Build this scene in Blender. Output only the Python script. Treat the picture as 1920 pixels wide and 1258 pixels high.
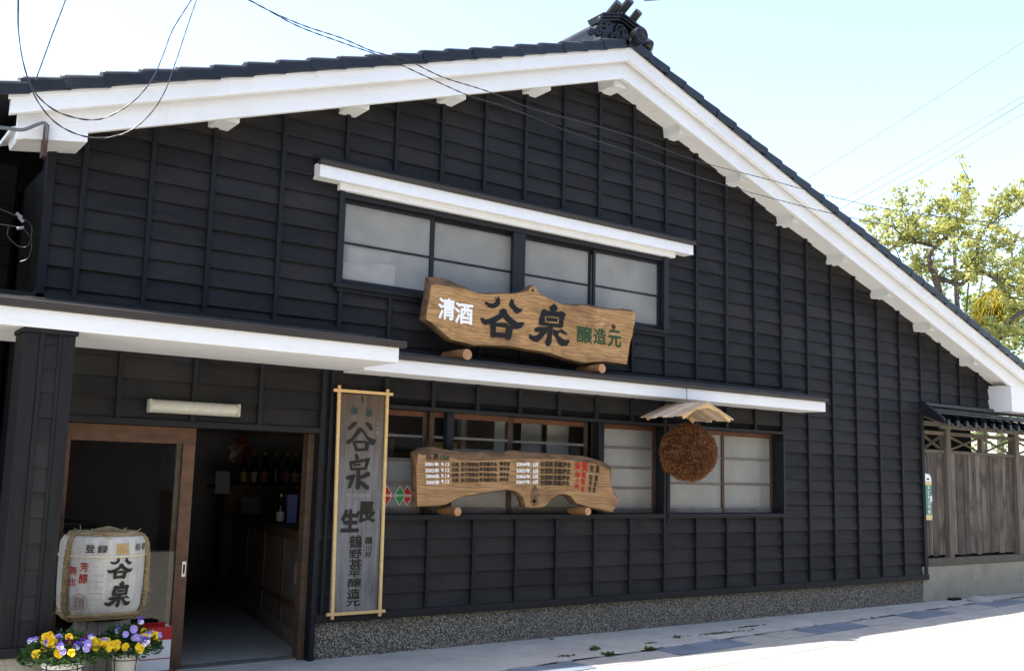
import bpy, bmesh, math, random
from mathutils import Vector, Matrix
random.seed(7)
S = bpy.context.scene
C = S.collection
R = math.radians
for o in list(bpy.data.objects): bpy.data.objects.remove(o, do_unlink=True)

# ------------------------------------------------------------------ camera, sky, sun, exposure
cam = bpy.data.cameras.new('camera'); cam_o = bpy.data.objects.new('camera', cam); C.objects.link(cam_o)
cam.sensor_width = 36; cam.lens = 35.35; cam.clip_start = .05; cam.clip_end = 3000
_d = Vector((.5837645, .80048815, .13578562)); _r = Vector((.80563731, -.59185699, .02557)); _u = _r.cross(_d)
cam_o.matrix_world = Matrix(((_r.x, _u.x, -_d.x, 0), (_r.y, _u.y, -_d.y, 0), (_r.z, _u.z, -_d.z, 1.45), (0, 0, 0, 1)))
S.camera = cam_o
TO_SUN = Vector((-.33, .16, 1)).normalized()
w = bpy.data.worlds.new('World'); S.world = w; w.use_nodes = True
wn = w.node_tree.nodes; wl = w.node_tree.links
sky = wn.new('ShaderNodeTexSky'); sky.sky_type = 'NISHITA'; sky.sun_disc = False
sky.sun_elevation = math.asin(TO_SUN.z); sky.sun_rotation = math.atan2(TO_SUN.x, TO_SUN.y)
sky.air_density = .95; sky.dust_density = 2.0; sky.ozone_density = .5
bg = wn['Background']; wl.new(sky.outputs[0], bg.inputs[0]); bg.inputs[1].default_value = .14
sun = bpy.data.lights.new('sun', 'SUN'); sun.energy = 3.9; sun.angle = R(.53); sun.color = (1, .95, .87)
sun_o = bpy.data.objects.new('sun', sun); C.objects.link(sun_o)
sun_o.rotation_euler = TO_SUN.to_track_quat('Z', 'Y').to_euler(); sun_o.location = (0, 0, 30)
S.view_settings.view_transform = 'Standard'; S.view_settings.look = 'None'
S.view_settings.gamma = 1; S.view_settings.exposure = 1.9; S.view_settings.use_curve_mapping = False
S.cycles.max_bounces = 10; S.cycles.diffuse_bounces = 5; S.cycles.transparent_max_bounces = 12

# ------------------------------------------------------------------ mesh helpers
class MB:
    def __init__(s): s.v = []; s.f = []; s.m = []
    def add(s, vs, fs, m=0):
        n = len(s.v); s.v += [tuple(p) for p in vs]
        for f in fs: s.f.append(tuple(n + i for i in f)); s.m.append(m)
        return s
    def box(s, x0, x1, y0, y1, z0, z1, m=0):
        return s.add([(x, y, z) for x in (x0, x1) for y in (y0, y1) for z in (z0, z1)],
                     [(0, 1, 3, 2), (4, 6, 7, 5), (0, 4, 5, 1), (2, 3, 7, 6), (0, 2, 6, 4), (1, 5, 7, 3)], m)
    def obox(s, c, ax, ay, az, m=0):            # oriented box: centre and three half-axis vectors
        c, ax, ay, az = map(Vector, (c, ax, ay, az))
        return s.add([c + i * ax + j * ay + k * az for i in (-1, 1) for j in (-1, 1) for k in (-1, 1)],
                     [(0, 1, 3, 2), (4, 6, 7, 5), (0, 4, 5, 1), (2, 3, 7, 6), (0, 2, 6, 4), (1, 5, 7, 3)], m)
    def bar(s, a, b, w, h, up=(0, 0, 1), m=0):  # square bar from a to b
        a, b = Vector(a), Vector(b); d = (b - a); L = d.length; d.normalize()
        u = Vector(up); sd = d.cross(u)
        if sd.length < 1e-4: sd = d.cross(Vector((1, 0, 0)))
        sd.normalize(); u = sd.cross(d)
        return s.obox((a + b) / 2, d * L / 2, sd * w / 2, u * h / 2, m)
    def prism(s, poly, y0, y1, m=0):            # polygon in X,Z extruded along Y
        n = len(poly)
        vs = [(x, y0, z) for x, z in poly] + [(x, y1, z) for x, z in poly]
        return s.add(vs, [tuple(range(n)), tuple(range(2 * n - 1, n - 1, -1))] + [(i, i + n, (i + 1) % n + n, (i + 1) % n) for i in range(n)], m)
    def xprism(s, poly, x0, x1, m=0):           # polygon in Y,Z extruded along X
        n = len(poly)
        vs = [(x0, y, z) for y, z in poly] + [(x1, y, z) for y, z in poly]
        return s.add(vs, [tuple(range(n)), tuple(range(2 * n - 1, n - 1, -1))] + [(i, i + n, (i + 1) % n + n, (i + 1) % n) for i in range(n)], m)
    def tube(s, pts, rad, n=8, m=0, cap=True):
        pts = [Vector(p) for p in pts]; k = len(pts)
        if not isinstance(rad, (list, tuple)): rad = [rad] * k
        ref = Vector((.13, .27, .95)); base = len(s.v); vs = []
        for i, p in enumerate(pts):
            t = (pts[min(i + 1, k - 1)] - pts[max(i - 1, 0)]).normalized()
            a = t.cross(ref)
            if a.length < 1e-3: a = t.cross(Vector((1, 0, 0)))
            a.normalize(); b = t.cross(a)
            for j in range(n):
                q = 2 * math.pi * j / n; vs.append(p + (a * math.cos(q) + b * math.sin(q)) * rad[i])
        fs = [(i * n + j, i * n + (j + 1) % n, (i + 1) * n + (j + 1) % n, (i + 1) * n + j) for i in range(k - 1) for j in range(n)]
        if cap: fs += [tuple(range(n - 1, -1, -1)), tuple(range((k - 1) * n, k * n))]
        return s.add(vs, fs, m)
    def lathe(s, prof, c=(0, 0, 0), n=32, m=0):
        c = Vector(c); vs = [c + Vector((r * math.cos(2 * math.pi * j / n), r * math.sin(2 * math.pi * j / n), z)) for r, z in prof for j in range(n)]
        k = len(prof)
        fs = [(i * n + j, i * n + (j + 1) % n, (i + 1) * n + (j + 1) % n, (i + 1) * n + j) for i in range(k - 1) for j in range(n)]
        fs += [tuple(range(n - 1, -1, -1)), tuple(range((k - 1) * n, k * n))]
        return s.add(vs, fs, m)
    def mesh(s, name, mats, smooth=False):
        me = bpy.data.meshes.new(name); me.from_pydata(s.v, [], s.f)
        mats = mats if isinstance(mats, (list, tuple)) else [mats]
        for m in mats: me.materials.append(m)
        if len(mats) > 1: me.polygons.foreach_set('material_index', s.m)
        if smooth: me.polygons.foreach_set('use_smooth', [True] * len(me.polygons))
        me.update(); return me

def link(name, me, parent=None, loc=None, rot=None):
    o = bpy.data.objects.new(name, me); C.objects.link(o)
    if loc is not None: o.location = loc
    if rot is not None: o.rotation_euler = rot
    if parent is not None:
        o.parent = parent; o.matrix_parent_inverse = Matrix.Translation(-Vector(parent.get('_org', (0, 0, 0))))
    return o
def obj(name, mb, mat, parent=None, smooth=False, bevel=0, fix=True):
    me = mb.mesh(name, mat, smooth)
    if fix:
        bm = bmesh.new(); bm.from_mesh(me); bmesh.ops.recalc_face_normals(bm, faces=bm.faces)
        if smooth:
            for e in bm.edges:
                if len(e.link_faces) == 2 and e.calc_face_angle(0) > .7: e.smooth = False
        bm.to_mesh(me); bm.free()
    o = link(name, me, parent)
    if bevel:
        b = o.modifiers.new('bevel', 'BEVEL'); b.width = bevel; b.segments = 2; b.limit_method = 'ANGLE'
    return o
def tag(o, label=None, cat=None, group=None, kind=None):
    if label: o['label'] = label
    if cat: o['category'] = cat
    if group: o['group'] = group
    if kind: o['kind'] = kind
    return o
def thing(name, loc, label, cat, group=None):
    o = bpy.data.objects.new(name, None); C.objects.link(o); o.location = loc; o['_org'] = list(loc); o.empty_display_size = .1
    return tag(o, label, cat, group)

# ------------------------------------------------------------------ materials
def mat(name, col=(.5, .5, .5), rough=.6, spec=.3, metal=0):
    m = bpy.data.materials.new(name); m.use_nodes = True; b = m.node_tree.nodes['Principled BSDF']
    b.inputs['Base Color'].default_value = (*col, 1); b.inputs['Roughness'].default_value = rough
    b.inputs['Specular IOR Level'].default_value = spec; b.inputs['Metallic'].default_value = metal
    return m
def N(m, t, **kw):
    n = m.node_tree.nodes.new(t)
    for k, v in kw.items():
        if k in n.inputs: n.inputs[k].default_value = v
        else: setattr(n, k, v)
    return n
def L(m, a, b): m.node_tree.links.new(a, b)
def coords(m, scale, rot=(0, 0, 0), kind='Object', rnd=False):
    tc = N(m, 'ShaderNodeTexCoord'); mp = N(m, 'ShaderNodeMapping'); mp.inputs['Scale'].default_value = scale; mp.inputs['Rotation'].default_value = rot
    L(m, tc.outputs[kind], mp.inputs['Vector'])
    if rnd:
        oi = N(m, 'ShaderNodeObjectInfo'); mu = N(m, 'ShaderNodeMath', operation='MULTIPLY'); mu.inputs[1].default_value = 37
        L(m, oi.outputs['Random'], mu.inputs[0]); L(m, mu.outputs[0], mp.inputs['Location'])
    return mp.outputs[0]
def noise(m, vec, scale=5, detail=6, rough=.6, dist=0):
    n = N(m, 'ShaderNodeTexNoise', Scale=scale, Detail=detail, Roughness=rough, Distortion=dist); L(m, vec, n.inputs['Vector']); return n.outputs[0]
def ramp(m, fac, stops):
    r = N(m, 'ShaderNodeValToRGB'); e = r.color_ramp.elements
    while len(e) < len(stops): e.new(.5)
    for k, (p, c) in zip(e, stops): k.position = p; k.color = (*c, 1) if len(c) == 3 else c
    L(m, fac, r.inputs[0]); return r.outputs[0]
def mix(m, a, b, fac, mode='MIX'):
    n = N(m, 'ShaderNodeMix', data_type='RGBA', blend_type=mode)
    for k, v in ((0, fac), (6, a), (7, b)):
        if hasattr(v, 'links'): L(m, v, n.inputs[k])
        elif k == 0: n.inputs[0].default_value = v
        else: n.inputs[k].default_value = (*v, 1)
    return n.outputs[2]
def bsdf(m): return m.node_tree.nodes['Principled BSDF']
def setc(m, c): L(m, c, bsdf(m).inputs['Base Color'])
def bump(m, h, strength=.3, dist=.01):
    b = N(m, 'ShaderNodeBump', Strength=strength, Distance=dist); L(m, h, b.inputs['Height']); L(m, b.outputs[0], bsdf(m).inputs['Normal'])
def varied(m, col, amt=.3):                       # per-object brightness change
    oi = N(m, 'ShaderNodeObjectInfo'); mr = N(m, 'ShaderNodeMapRange'); mr.inputs[3].default_value = 1 - amt; mr.inputs[4].default_value = 1 + amt
    L(m, oi.outputs['Random'], mr.inputs[0])
    cb = N(m, 'ShaderNodeCombineColor'); [L(m, mr.outputs[0], cb.inputs[i]) for i in range(3)]
    return mix(m, col, cb.outputs[0], 1.0, 'MULTIPLY')
def grainy(name, dark, light, scale, rough=.6, amt=.25, bumpk=.35, rnd=True, spec=.25, blotch=None):
    m = mat(name, rough=rough, spec=spec); v = coords(m, scale, rnd=rnd)
    n1 = noise(m, v, 1, 8, .65, .4); c = ramp(m, n1, [(.3, dark), (.7, light)])
    if blotch:
        n2 = noise(m, coords(m, (1, 1, 1), rnd=rnd), blotch[1], 3, .5); f = ramp(m, n2, [(.45, (0, 0, 0)), (.7, (1, 1, 1))]); c = mix(m, c, blotch[0], f)
    setc(m, varied(m, c, amt)); bump(m, n1, bumpk, .004); return m
M = {}
def board_mat():
    m = grainy('black_stained_board', (.0060, .0064, .0076), (.0165, .0155, .0155), (2.5, 3, 85), .66, .30, .8, spec=.22, blotch=((.0185, .0158, .0140), 2.2))
    b = bsdf(m); src = b.inputs['Base Color'].links[0].from_socket      # patches where the stain has faded
    tc = N(m, 'ShaderNodeNewGeometry'); mp = N(m, 'ShaderNodeMapping'); mp.inputs['Scale'].default_value = (1.1, 1.1, 2.4); L(m, tc.outputs['Position'], mp.inputs['Vector'])
    f = ramp(m, noise(m, mp.outputs[0], 1.0, 7, .68, .6), [(.50, (0, 0, 0)), (.80, (.65, .65, .65))]); setc(m, mix(m, src, (.034, .0325, .032), f)); return m
M['bwood'] = board_mat()
M['oldstain'] = grainy('black_stained_board', (.0065, .0068, .0080), (.0165, .0155, .0155), (2.5, 3, 85), .66, .22, .7, spec=.22, blotch=((.0185, .0158, .0140), 2.2))
M['bbatten'] = grainy('black_stained_batten', (.0060, .0066, .0085), (.0125, .013, .0155), (60, 60, 3), .62, .2, .3, spec=.2)
M['bbeam'] = grainy('black_stained_beam', (.0085, .0085, .009), (.017, .016, .016), (2, 40, 40), .62, .15, .3, spec=.2)
M['pillarw'] = grainy('black_pillar_board', (.0055, .0055, .0065), (.013, .0125, .013), (30, 30, 4), .64, .15, .3, spec=.2)
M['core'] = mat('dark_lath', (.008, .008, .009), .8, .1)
def white_paint():
    m = mat('white_paint', rough=.45, spec=.35); v = coords(m, (1, 1, 1)); n = noise(m, v, 1.6, 8, .7)
    c = ramp(m, n, [(.3, (.68, .68, .67)), (.55, (.735, .735, .73))]); n2 = noise(m, coords(m, (2, 2, 30)), 3, 4, .6)
    n3 = noise(m, coords(m, (22, 22, 1.1)), 1, 5, .6)
    c = mix(m, c, (.47, .44, .38), ramp(m, n3, [(.62, (0, 0, 0)), (.88, (.22, .22, .22))]))
    setc(m, mix(m, c, (.50, .47, .41), ramp(m, n2, [(.56, (0, 0, 0)), (.85, (.6, .6, .6))]))); bump(m, n2, .05, .003); return m
M['white'] = white_paint()
def tile_mat():
    m = mat('glazed_black_tile', rough=.32, spec=.35); v = coords(m, (1, 1, 1), rnd=True); n = noise(m, v, 6, 6, .6)
    c = ramp(m, n, [(.35, (.006, .007, .009)), (.62, (.013, .014, .017)), (.82, (.045, .038, .032))])
    setc(m, varied(m, c, .35)); L(m, ramp(m, n, [(.3, (.25,) * 3), (.7, (.5,) * 3)]), bsdf(m).inputs['Roughness']); bump(m, n, .15, .005); return m
M['tile'] = tile_mat()
M['metal'] = grainy('brown_metal_roof', (.018, .016, .015), (.036, .031, .028), (2, 9, 9), .5, .1, .1, rnd=False)
M['edge'] = grainy('brown_roof_edge', (.035, .029, .024), (.055, .046, .037), (2, 20, 20), .55, .1, .1, rnd=False)
def pebble():
    m = mat('washed_pebble_render', rough=.75, spec=.25); v = coords(m, (1, 1, 1))
    nd = N(m, 'ShaderNodeTexNoise', Scale=30, Detail=2); L(m, v, nd.inputs['Vector'])
    vm = mix(m, v, nd.outputs[1], .02)
    vo = N(m, 'ShaderNodeTexVoronoi', Scale=85, feature='F1'); L(m, vm, vo.inputs['Vector'])
    sc = N(m, 'ShaderNodeSeparateColor'); L(m, vo.outputs['Color'], sc.inputs[0])
    stone = ramp(m, sc.outputs[0], [(0, (.16, .135, .10)), (.35, (.30, .255, .185)), (.7, (.42, .36, .265)), (1, (.54, .49, .40))])
    c = mix(m, stone, (.070, .063, .050), ramp(m, vo.outputs['Distance'], [(.32, (0, 0, 0)), (.58, (1, 1, 1))]))
    big = noise(m, coords(m, (1, 1, 1)), 1.6, 6, .65); c = mix(m, c, (.10, .095, .082), ramp(m, big, [(.48, (0, 0, 0)), (.75, (.7, .7, .7))]))
    setc(m, c); inv = N(m, 'ShaderNodeMath', operation='SUBTRACT'); inv.inputs[0].default_value = 1; L(m, vo.outputs['Distance'], inv.inputs[1]); bump(m, inv.outputs[0], .8, .012); return m
M['pebble'] = pebble()
def concrete(name, a, b, stain, sc=1.0, moss=None):
    m = mat(name, rough=.85, spec=.2); v = coords(m, (sc, sc, sc)); n = noise(m, v, 1.2, 10, .7, .3); n2 = noise(m, v, 45, 4, .7)
    c = ramp(m, n, [(.3, a), (.7, b)]); c = mix(m, c, stain, ramp(m, noise(m, v, 3.1, 7, .65), [(.52, (0, 0, 0)), (.75, (.75, .75, .75))]))
    c = mix(m, c, ramp(m, n2, [(.3, (.75, .75, .75)), (.7, (1.15, 1.15, 1.15))]), 1, 'MULTIPLY')
    if moss: c = mix(m, c, moss, ramp(m, noise(m, v, 2.3, 8, .75), [(.60, (0, 0, 0)), (.70, (.9, .9, .9))]))
    setc(m, c); bump(m, n2, .25, .006); return m
M['walk'] = concrete('pavement_concrete', (.29, .275, .245), (.41, .395, .36), (.23, .21, .17), 1.3)
M['cover'] = concrete('gutter_concrete', (.26, .25, .23), (.34, .33, .31), (.21, .20, .17), 2)
M['road'] = concrete('pale_road_surface', (.38, .362, .32), (.45, .428, .38), (.35, .33, .285), .8)
M['earth'] = concrete('ground_earth', (.20, .18, .15), (.30, .28, .24), (.16, .15, .11), .3)
M['fbase'] = concrete('stained_fence_concrete', (.24, .22, .165), (.36, .34, .27), (.16, .145, .09), 1.1)
M['kerbgrit'] = concrete('broken_mortar', (.30, .29, .27), (.45, .44, .42), (.16, .15, .13), 4)
def steel():
    m = mat('steel_gutter_plate', rough=.5, spec=.5); v = coords(m, (1, 1, 1)); ch = N(m, 'ShaderNodeTexVoronoi', Scale=38); L(m, v, ch.inputs['Vector'])
    c = ramp(m, noise(m, v, 3, 6, .6), [(.3, (.10, .125, .16)), (.7, (.17, .20, .245))]); setc(m, c); bump(m, ch.outputs['Distance'], .3, .004); return m
M['steel'] = steel()
def slabwood(name, a, b, c3, sc):
    m = mat(name, rough=.5, spec=.3); v = coords(m, sc); n = noise(m, v, 1, 10, .68, 2.2); wv = N(m, 'ShaderNodeTexWave', Scale=1.1, Distortion=14, Detail=4, wave_type='BANDS', bands_direction='Z'); L(m, v, wv.inputs['Vector'])
    c = ramp(m, n, [(.28, a), (.5, b), (.72, c3)]); c = mix(m, c, tuple(.55 * x for x in a), ramp(m, wv.outputs[0], [(.55, (0, 0, 0)), (1, (.45, .45, .45))]))
    k = noise(m, coords(m, (2.2, 2.2, 3.5)), 1, 4, .5); c = mix(m, c, (.115, .055, .022), ramp(m, k, [(.54, (0, 0, 0)), (.76, (.8, .8, .8))]))
    setc(m, c); bump(m, n, .25, .006); return m
M['slab'] = slabwood('polished_slab_face', (.19, .098, .035), (.37, .205, .078), (.50, .305, .135), (2.2, 4, 9))
M['slab2'] = slabwood('worn_slab_face', (.17, .086, .034), (.31, .172, .070), (.43, .265, .122), (1.8, 4, 13))
M['bark'] = grainy('slab_bark_edge', (.045, .024, .012), (.20, .115, .058), (5, 12, 18), .75, 0, .8, rnd=False)
M['log'] = grainy('log_side', (.13, .06, .022), (.26, .13, .05), (20, 3, 20), .6, .15, .3)
M['logend'] = grainy('log_end', (.30, .155, .075), (.42, .23, .12), (30, 30, 30), .7, .1, .2)
M['pine'] = grainy('fresh_pine', (.50, .31, .125), (.66, .45, .21), (30, 30, 30), .5, .1, .15)
M['cedar_plank'] = grainy('split_roof_plank', (.40, .29, .19), (.60, .46, .33), (14, 2, 14), .65, .2, .3)
def agedplank():
    m = mat('aged_grey_plank', rough=.7, spec=.2); v = coords(m, (26, 26, 2.2)); n = noise(m, v, 1, 8, .65, .5)
    tc = N(m, 'ShaderNodeTexCoord'); sp = N(m, 'ShaderNodeSeparateXYZ'); L(m, tc.outputs['Object'], sp.inputs[0])
    mr = N(m, 'ShaderNodeMapRange'); mr.inputs[1].default_value = 1.15; mr.inputs[2].default_value = 2.0; L(m, sp.outputs[2], mr.inputs[0])
    g = ramp(m, n, [(.3, (.10, .098, .096)), (.7, (.21, .205, .20))]); br = ramp(m, n, [(.3, (.065, .045, .03)), (.7, (.14, .10, .065))])
    c = mix(m, g, br, mr.outputs[0]); c = mix(m, c, (.055, .052, .05), ramp(m, noise(m, coords(m, (5, 5, 3)), 1, 5, .6), [(.5, (0, 0, 0)), (.75, (.6, .6, .6))]))
    setc(m, c); bump(m, n, .3, .003); return m
M['aged'] = agedplank()
M['sash'] = grainy('brown_window_sash', (.034, .022, .014), (.082, .048, .028), (8, 8, 25), .6, .2, .2)
M['sashred'] = grainy('reddish_window_rail', (.075, .030, .014), (.135, .055, .026), (6, 20, 20), .55, .1, .2)
M['sashgrey'] = grainy('weathered_glazing_bar', (.10, .088, .075), (.19, .165, .14), (8, 20, 20), .7, .2, .2)
M['doorwood'] = grainy('brown_door_wood', (.075, .036, .019), (.155, .080, .045), (9, 9, 14), .5, .12, .2)
M['blackframe'] = mat('black_window_frame', (.010, .011, .013), .5, .3)
M['fence'] = grainy('weathered_fence_board', (.048, .037, .029), (.180, .148, .118), (30, 30, 1.2), .8, .42, .5, blotch=((.035, .028, .025), 3))
M['fpost'] = grainy('weathered_fence_post', (.075, .061, .047), (.155, .131, .105), (26, 26, 2), .8, .15, .4)
M['oldwood'] = grainy('old_interior_wood', (.11, .078, .055), (.22, .16, .115), (12, 12, 5), .6, .2, .2)
M['plaster'] = mat('dim_grey_plaster', (.42, .42, .42), .85, .1)
M['floor'] = concrete('interior_floor_concrete', (.24, .235, .21), (.33, .32, .29), (.19, .185, .16), 1.0)
def glass(name, tint=(.9, .93, .92)):
    m = bpy.data.materials.new(name); m.use_nodes = True; nt = m.node_tree; nt.nodes.remove(nt.nodes['Principled BSDF'])
    tr = N(m, 'ShaderNodeBsdfTransparent'); tr.inputs[0].default_value = (*tint, 1); gl = N(m, 'ShaderNodeBsdfGlossy', Roughness=.015); fr = N(m, 'ShaderNodeFresnel', IOR=1.5); mx = N(m, 'ShaderNodeMixShader')
    L(m, fr.outputs[0], mx.inputs[0]); L(m, tr.outputs[0], mx.inputs[1]); L(m, gl.outputs[0], mx.inputs[2]); L(m, mx.outputs[0], nt.nodes['Material Output'].inputs[0]); return m
M['glass'] = glass('clear_glass')
def frosted(name, col, clear):
    m = mat(name, col, .18, .5); b = bsdf(m); n = noise(m, coords(m, (3, 3, 3)), 1, 4, .5); setc(m, ramp(m, n, [(.35, tuple(.80 * x for x in col)), (.65, col)]))
    bump(m, noise(m, coords(m, (1, 1, 1)), 160, 2, .5), .06, .002)
    tr = N(m, 'ShaderNodeBsdfTransparent'); mx = N(m, 'ShaderNodeMixShader'); mx.inputs[0].default_value = clear
    L(m, b.outputs[0], mx.inputs[1]); L(m, tr.outputs[0], mx.inputs[2]); L(m, mx.outputs[0], m.node_tree.nodes['Material Output'].inputs[0]); return m
M['frost'] = frosted('frosted_glass', (.36, .35, .315), .38)
M['frostw'] = frosted('frosted_glass_lower', (.33, .325, .295), .30)
M['blind'] = mat('off_white_blind', (.62, .60, .53), .8, .1)
M['card'] = mat('white_carton', (.75, .74, .70), .7, .1)
M['needle'] = grainy('dry_cedar_sprig', (.050, .018, .007), (.30, .118, .042), (24, 24, 24), .75, 0, 0, rnd=False)
M['needlecore'] = mat('cedar_ball_core', (.030, .012, .006), .9, .05)
def straw():
    m = mat('white_straw_mat', rough=.75, spec=.15); v = coords(m, (1, 1, 1)); wv = N(m, 'ShaderNodeTexWave', Scale=38, Distortion=.6, Detail=1, wave_type='BANDS', bands_direction='Z'); L(m, v, wv.inputs['Vector'])
    n = noise(m, coords(m, (30, 30, 8)), 1, 6, .6); c = ramp(m, n, [(.3, (.40, .375, .32)), (.65, (.57, .54, .475))]); c = mix(m, c, (.30, .28, .23), ramp(m, wv.outputs[0], [(.0, (.35, .35, .35)), (.35, (0, 0, 0))]))
    setc(m, c); bump(m, wv.outputs[0], .3, .004); return m
M['mat'] = straw()
M['rope'] = grainy('straw_rope', (.16, .105, .045), (.36, .26, .13), (60, 60, 60), .8, .1, .6)
M['strawy'] = grainy('loose_straw', (.24, .19, .10), (.46, .39, .25), (60, 60, 60), .8, .1, .3)
M['cord'] = mat('pale_cord', (.62, .55, .40), .7, .2)
M['tub'] = grainy('grey_tub_stave', (.13, .115, .095), (.27, .245, .21), (25, 25, 3), .7, .2, .4)
M['pot'] = mat('off_white_plastic_pot', (.66, .64, .57), .4, .4)
M['wirem'] = mat('black_wire', (.008, .008, .008), .5, .3)
M['soil'] = mat('potting_soil', (.02, .014, .009), .95, .05)
def leafm(name, a, b, tr=.35):
    m = mat(name, rough=.55, spec=.25); oi = N(m, 'ShaderNodeNewGeometry'); c = ramp(m, oi.outputs['Random Per Island'], [(0, a), (1, b)]); setc(m, c)
    t = N(m, 'ShaderNodeBsdfTranslucent'); L(m, c, t.inputs[0]); mx = N(m, 'ShaderNodeMixShader'); mx.inputs[0].default_value = tr
    L(m, bsdf(m).outputs[0], mx.inputs[1]); L(m, t.outputs[0], mx.inputs[2]); L(m, mx.outputs[0], m.node_tree.nodes['Material Output'].inputs[0]); return m
M['leaf_pot'] = leafm('pansy_leaf', (.020, .050, .012), (.06, .13, .03), .25)
M['leaf_young'] = leafm('young_yellow_green_leaf', (.24, .27, .060), (.54, .52, .18), .5)
M['leaf_green'] = leafm('green_leaf', (.07, .12, .022), (.22, .27, .055), .4)
M['leaf_gold'] = leafm('golden_cypress_leaf', (.20, .17, .012), (.38, .31, .03), .35)
M['weedleaf'] = leafm('weed_leaf', (.05, .09, .02), (.12, .17, .045), .3)
M['moss'] = mat('dark_moss', (.070, .072, .038), .95, .05)
M['branch'] = grainy('tree_bark', (.045, .035, .026), (.15, .12, .095), (12, 12, 12), .85, .1, .6, rnd=False)
M['yellow'] = mat('yellow_petal', (.80, .52, .012), .5, .2)
M['yellow2'] = mat('deep_yellow_petal', (.72, .36, .008), .5, .2)
M['violet'] = mat('violet_petal', (.10, .045, .36), .5, .2)
M['mauve'] = mat('mauve_petal', (.32, .25, .58), .5, .2)
M['wpetal'] = mat('white_petal', (.70, .68, .74), .5, .2)
M['maroon'] = mat('maroon_petal', (.10, .012, .035), .5, .2)
M['red'] = mat('red_carton', (.42, .012, .012), .45, .3)
M['plastic'] = mat('lamp_diffuser', (.47, .45, .37), .3, .5)
M['plastic2'] = mat('lamp_body', (.40, .38, .31), .4, .4)
M['alu'] = mat('brushed_metal', (.55, .53, .50), .35, .5, .8)
M['cable'] = mat('grey_cable', (.13, .13, .14), .5, .3)
M['blackcable'] = mat('black_twisted_cable', (.02, .021, .024), .45, .4)
M['insul'] = mat('grey_cable_clamp', (.22, .22, .23), .4, .4)
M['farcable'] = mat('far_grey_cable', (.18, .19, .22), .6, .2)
for k, c in dict(white=(.80, .79, .75), black=(.010, .010, .009), ink=(.020, .016, .012), green=(.020, .060, .022), red=(.42, .022, .015), faint=(.23, .215, .205), fgreen=(.030, .048, .045), gold=(.50, .30, .09), redt=(.38, .03, .02), stamp=(.22, .09, .07), outl=(.40, .40, .37)).items():
    M['t_' + k] = mat('paint_' + k, c, .6, .2)
M['bottle_dark'] = mat('dark_bottle_glass', (.008, .007, .006), .12, .5); M['bottle_green'] = mat('green_bottle_glass', (.006, .022, .010), .12, .5); M['bottle_blue'] = mat('blue_bottle_glass', (.008, .014, .05), .12, .5)
M['label_a'] = mat('pale_label', (.40, .38, .32), .6, .2); M['label_b'] = mat('gold_label', (.35, .25, .08), .4, .4, .3); M['label_c'] = mat('pink_label', (.36, .17, .12), .6, .2); M['cap'] = mat('gold_cap', (.45, .32, .10), .35, .5, .5)
M['paper'] = mat('white_paper', (.50, .50, .47), .8, .1); M['bluebox'] = mat('blue_carton', (.16, .20, .40), .5, .3); M['blueb2'] = mat('deep_blue_carton', (.02, .04, .25), .5, .3); M['pinkp'] = mat('pink_poster', (.45, .27, .32), .7, .1); M['ribbon'] = mat('red_ribbon', (.22, .012, .010), .5, .3)
M['sgreen'] = mat('green_sign_enamel', (.035, .16, .12), .4, .4); M['swhite'] = mat('white_sign_enamel', (.70, .72, .70), .4, .4); M['scream'] = mat('cream_sign_enamel', (.55, .44, .20), .4, .4)
M['stgreen'] = mat('green_sticker', (.03, .22, .07), .4, .3); M['stred'] = mat('red_sticker', (.45, .022, .015), .4, .3); M['stwhite'] = mat('sticker_white', (.62, .62, .60), .4, .3)
M['oppwall'] = grainy('brown_facing_boards', (.07, .055, .045), (.13, .105, .085), (2, 2, 20), .8, .1, .2); M['opproof'] = mat('facing_roof_tile', (.05, .05, .055), .5, .3)
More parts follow.
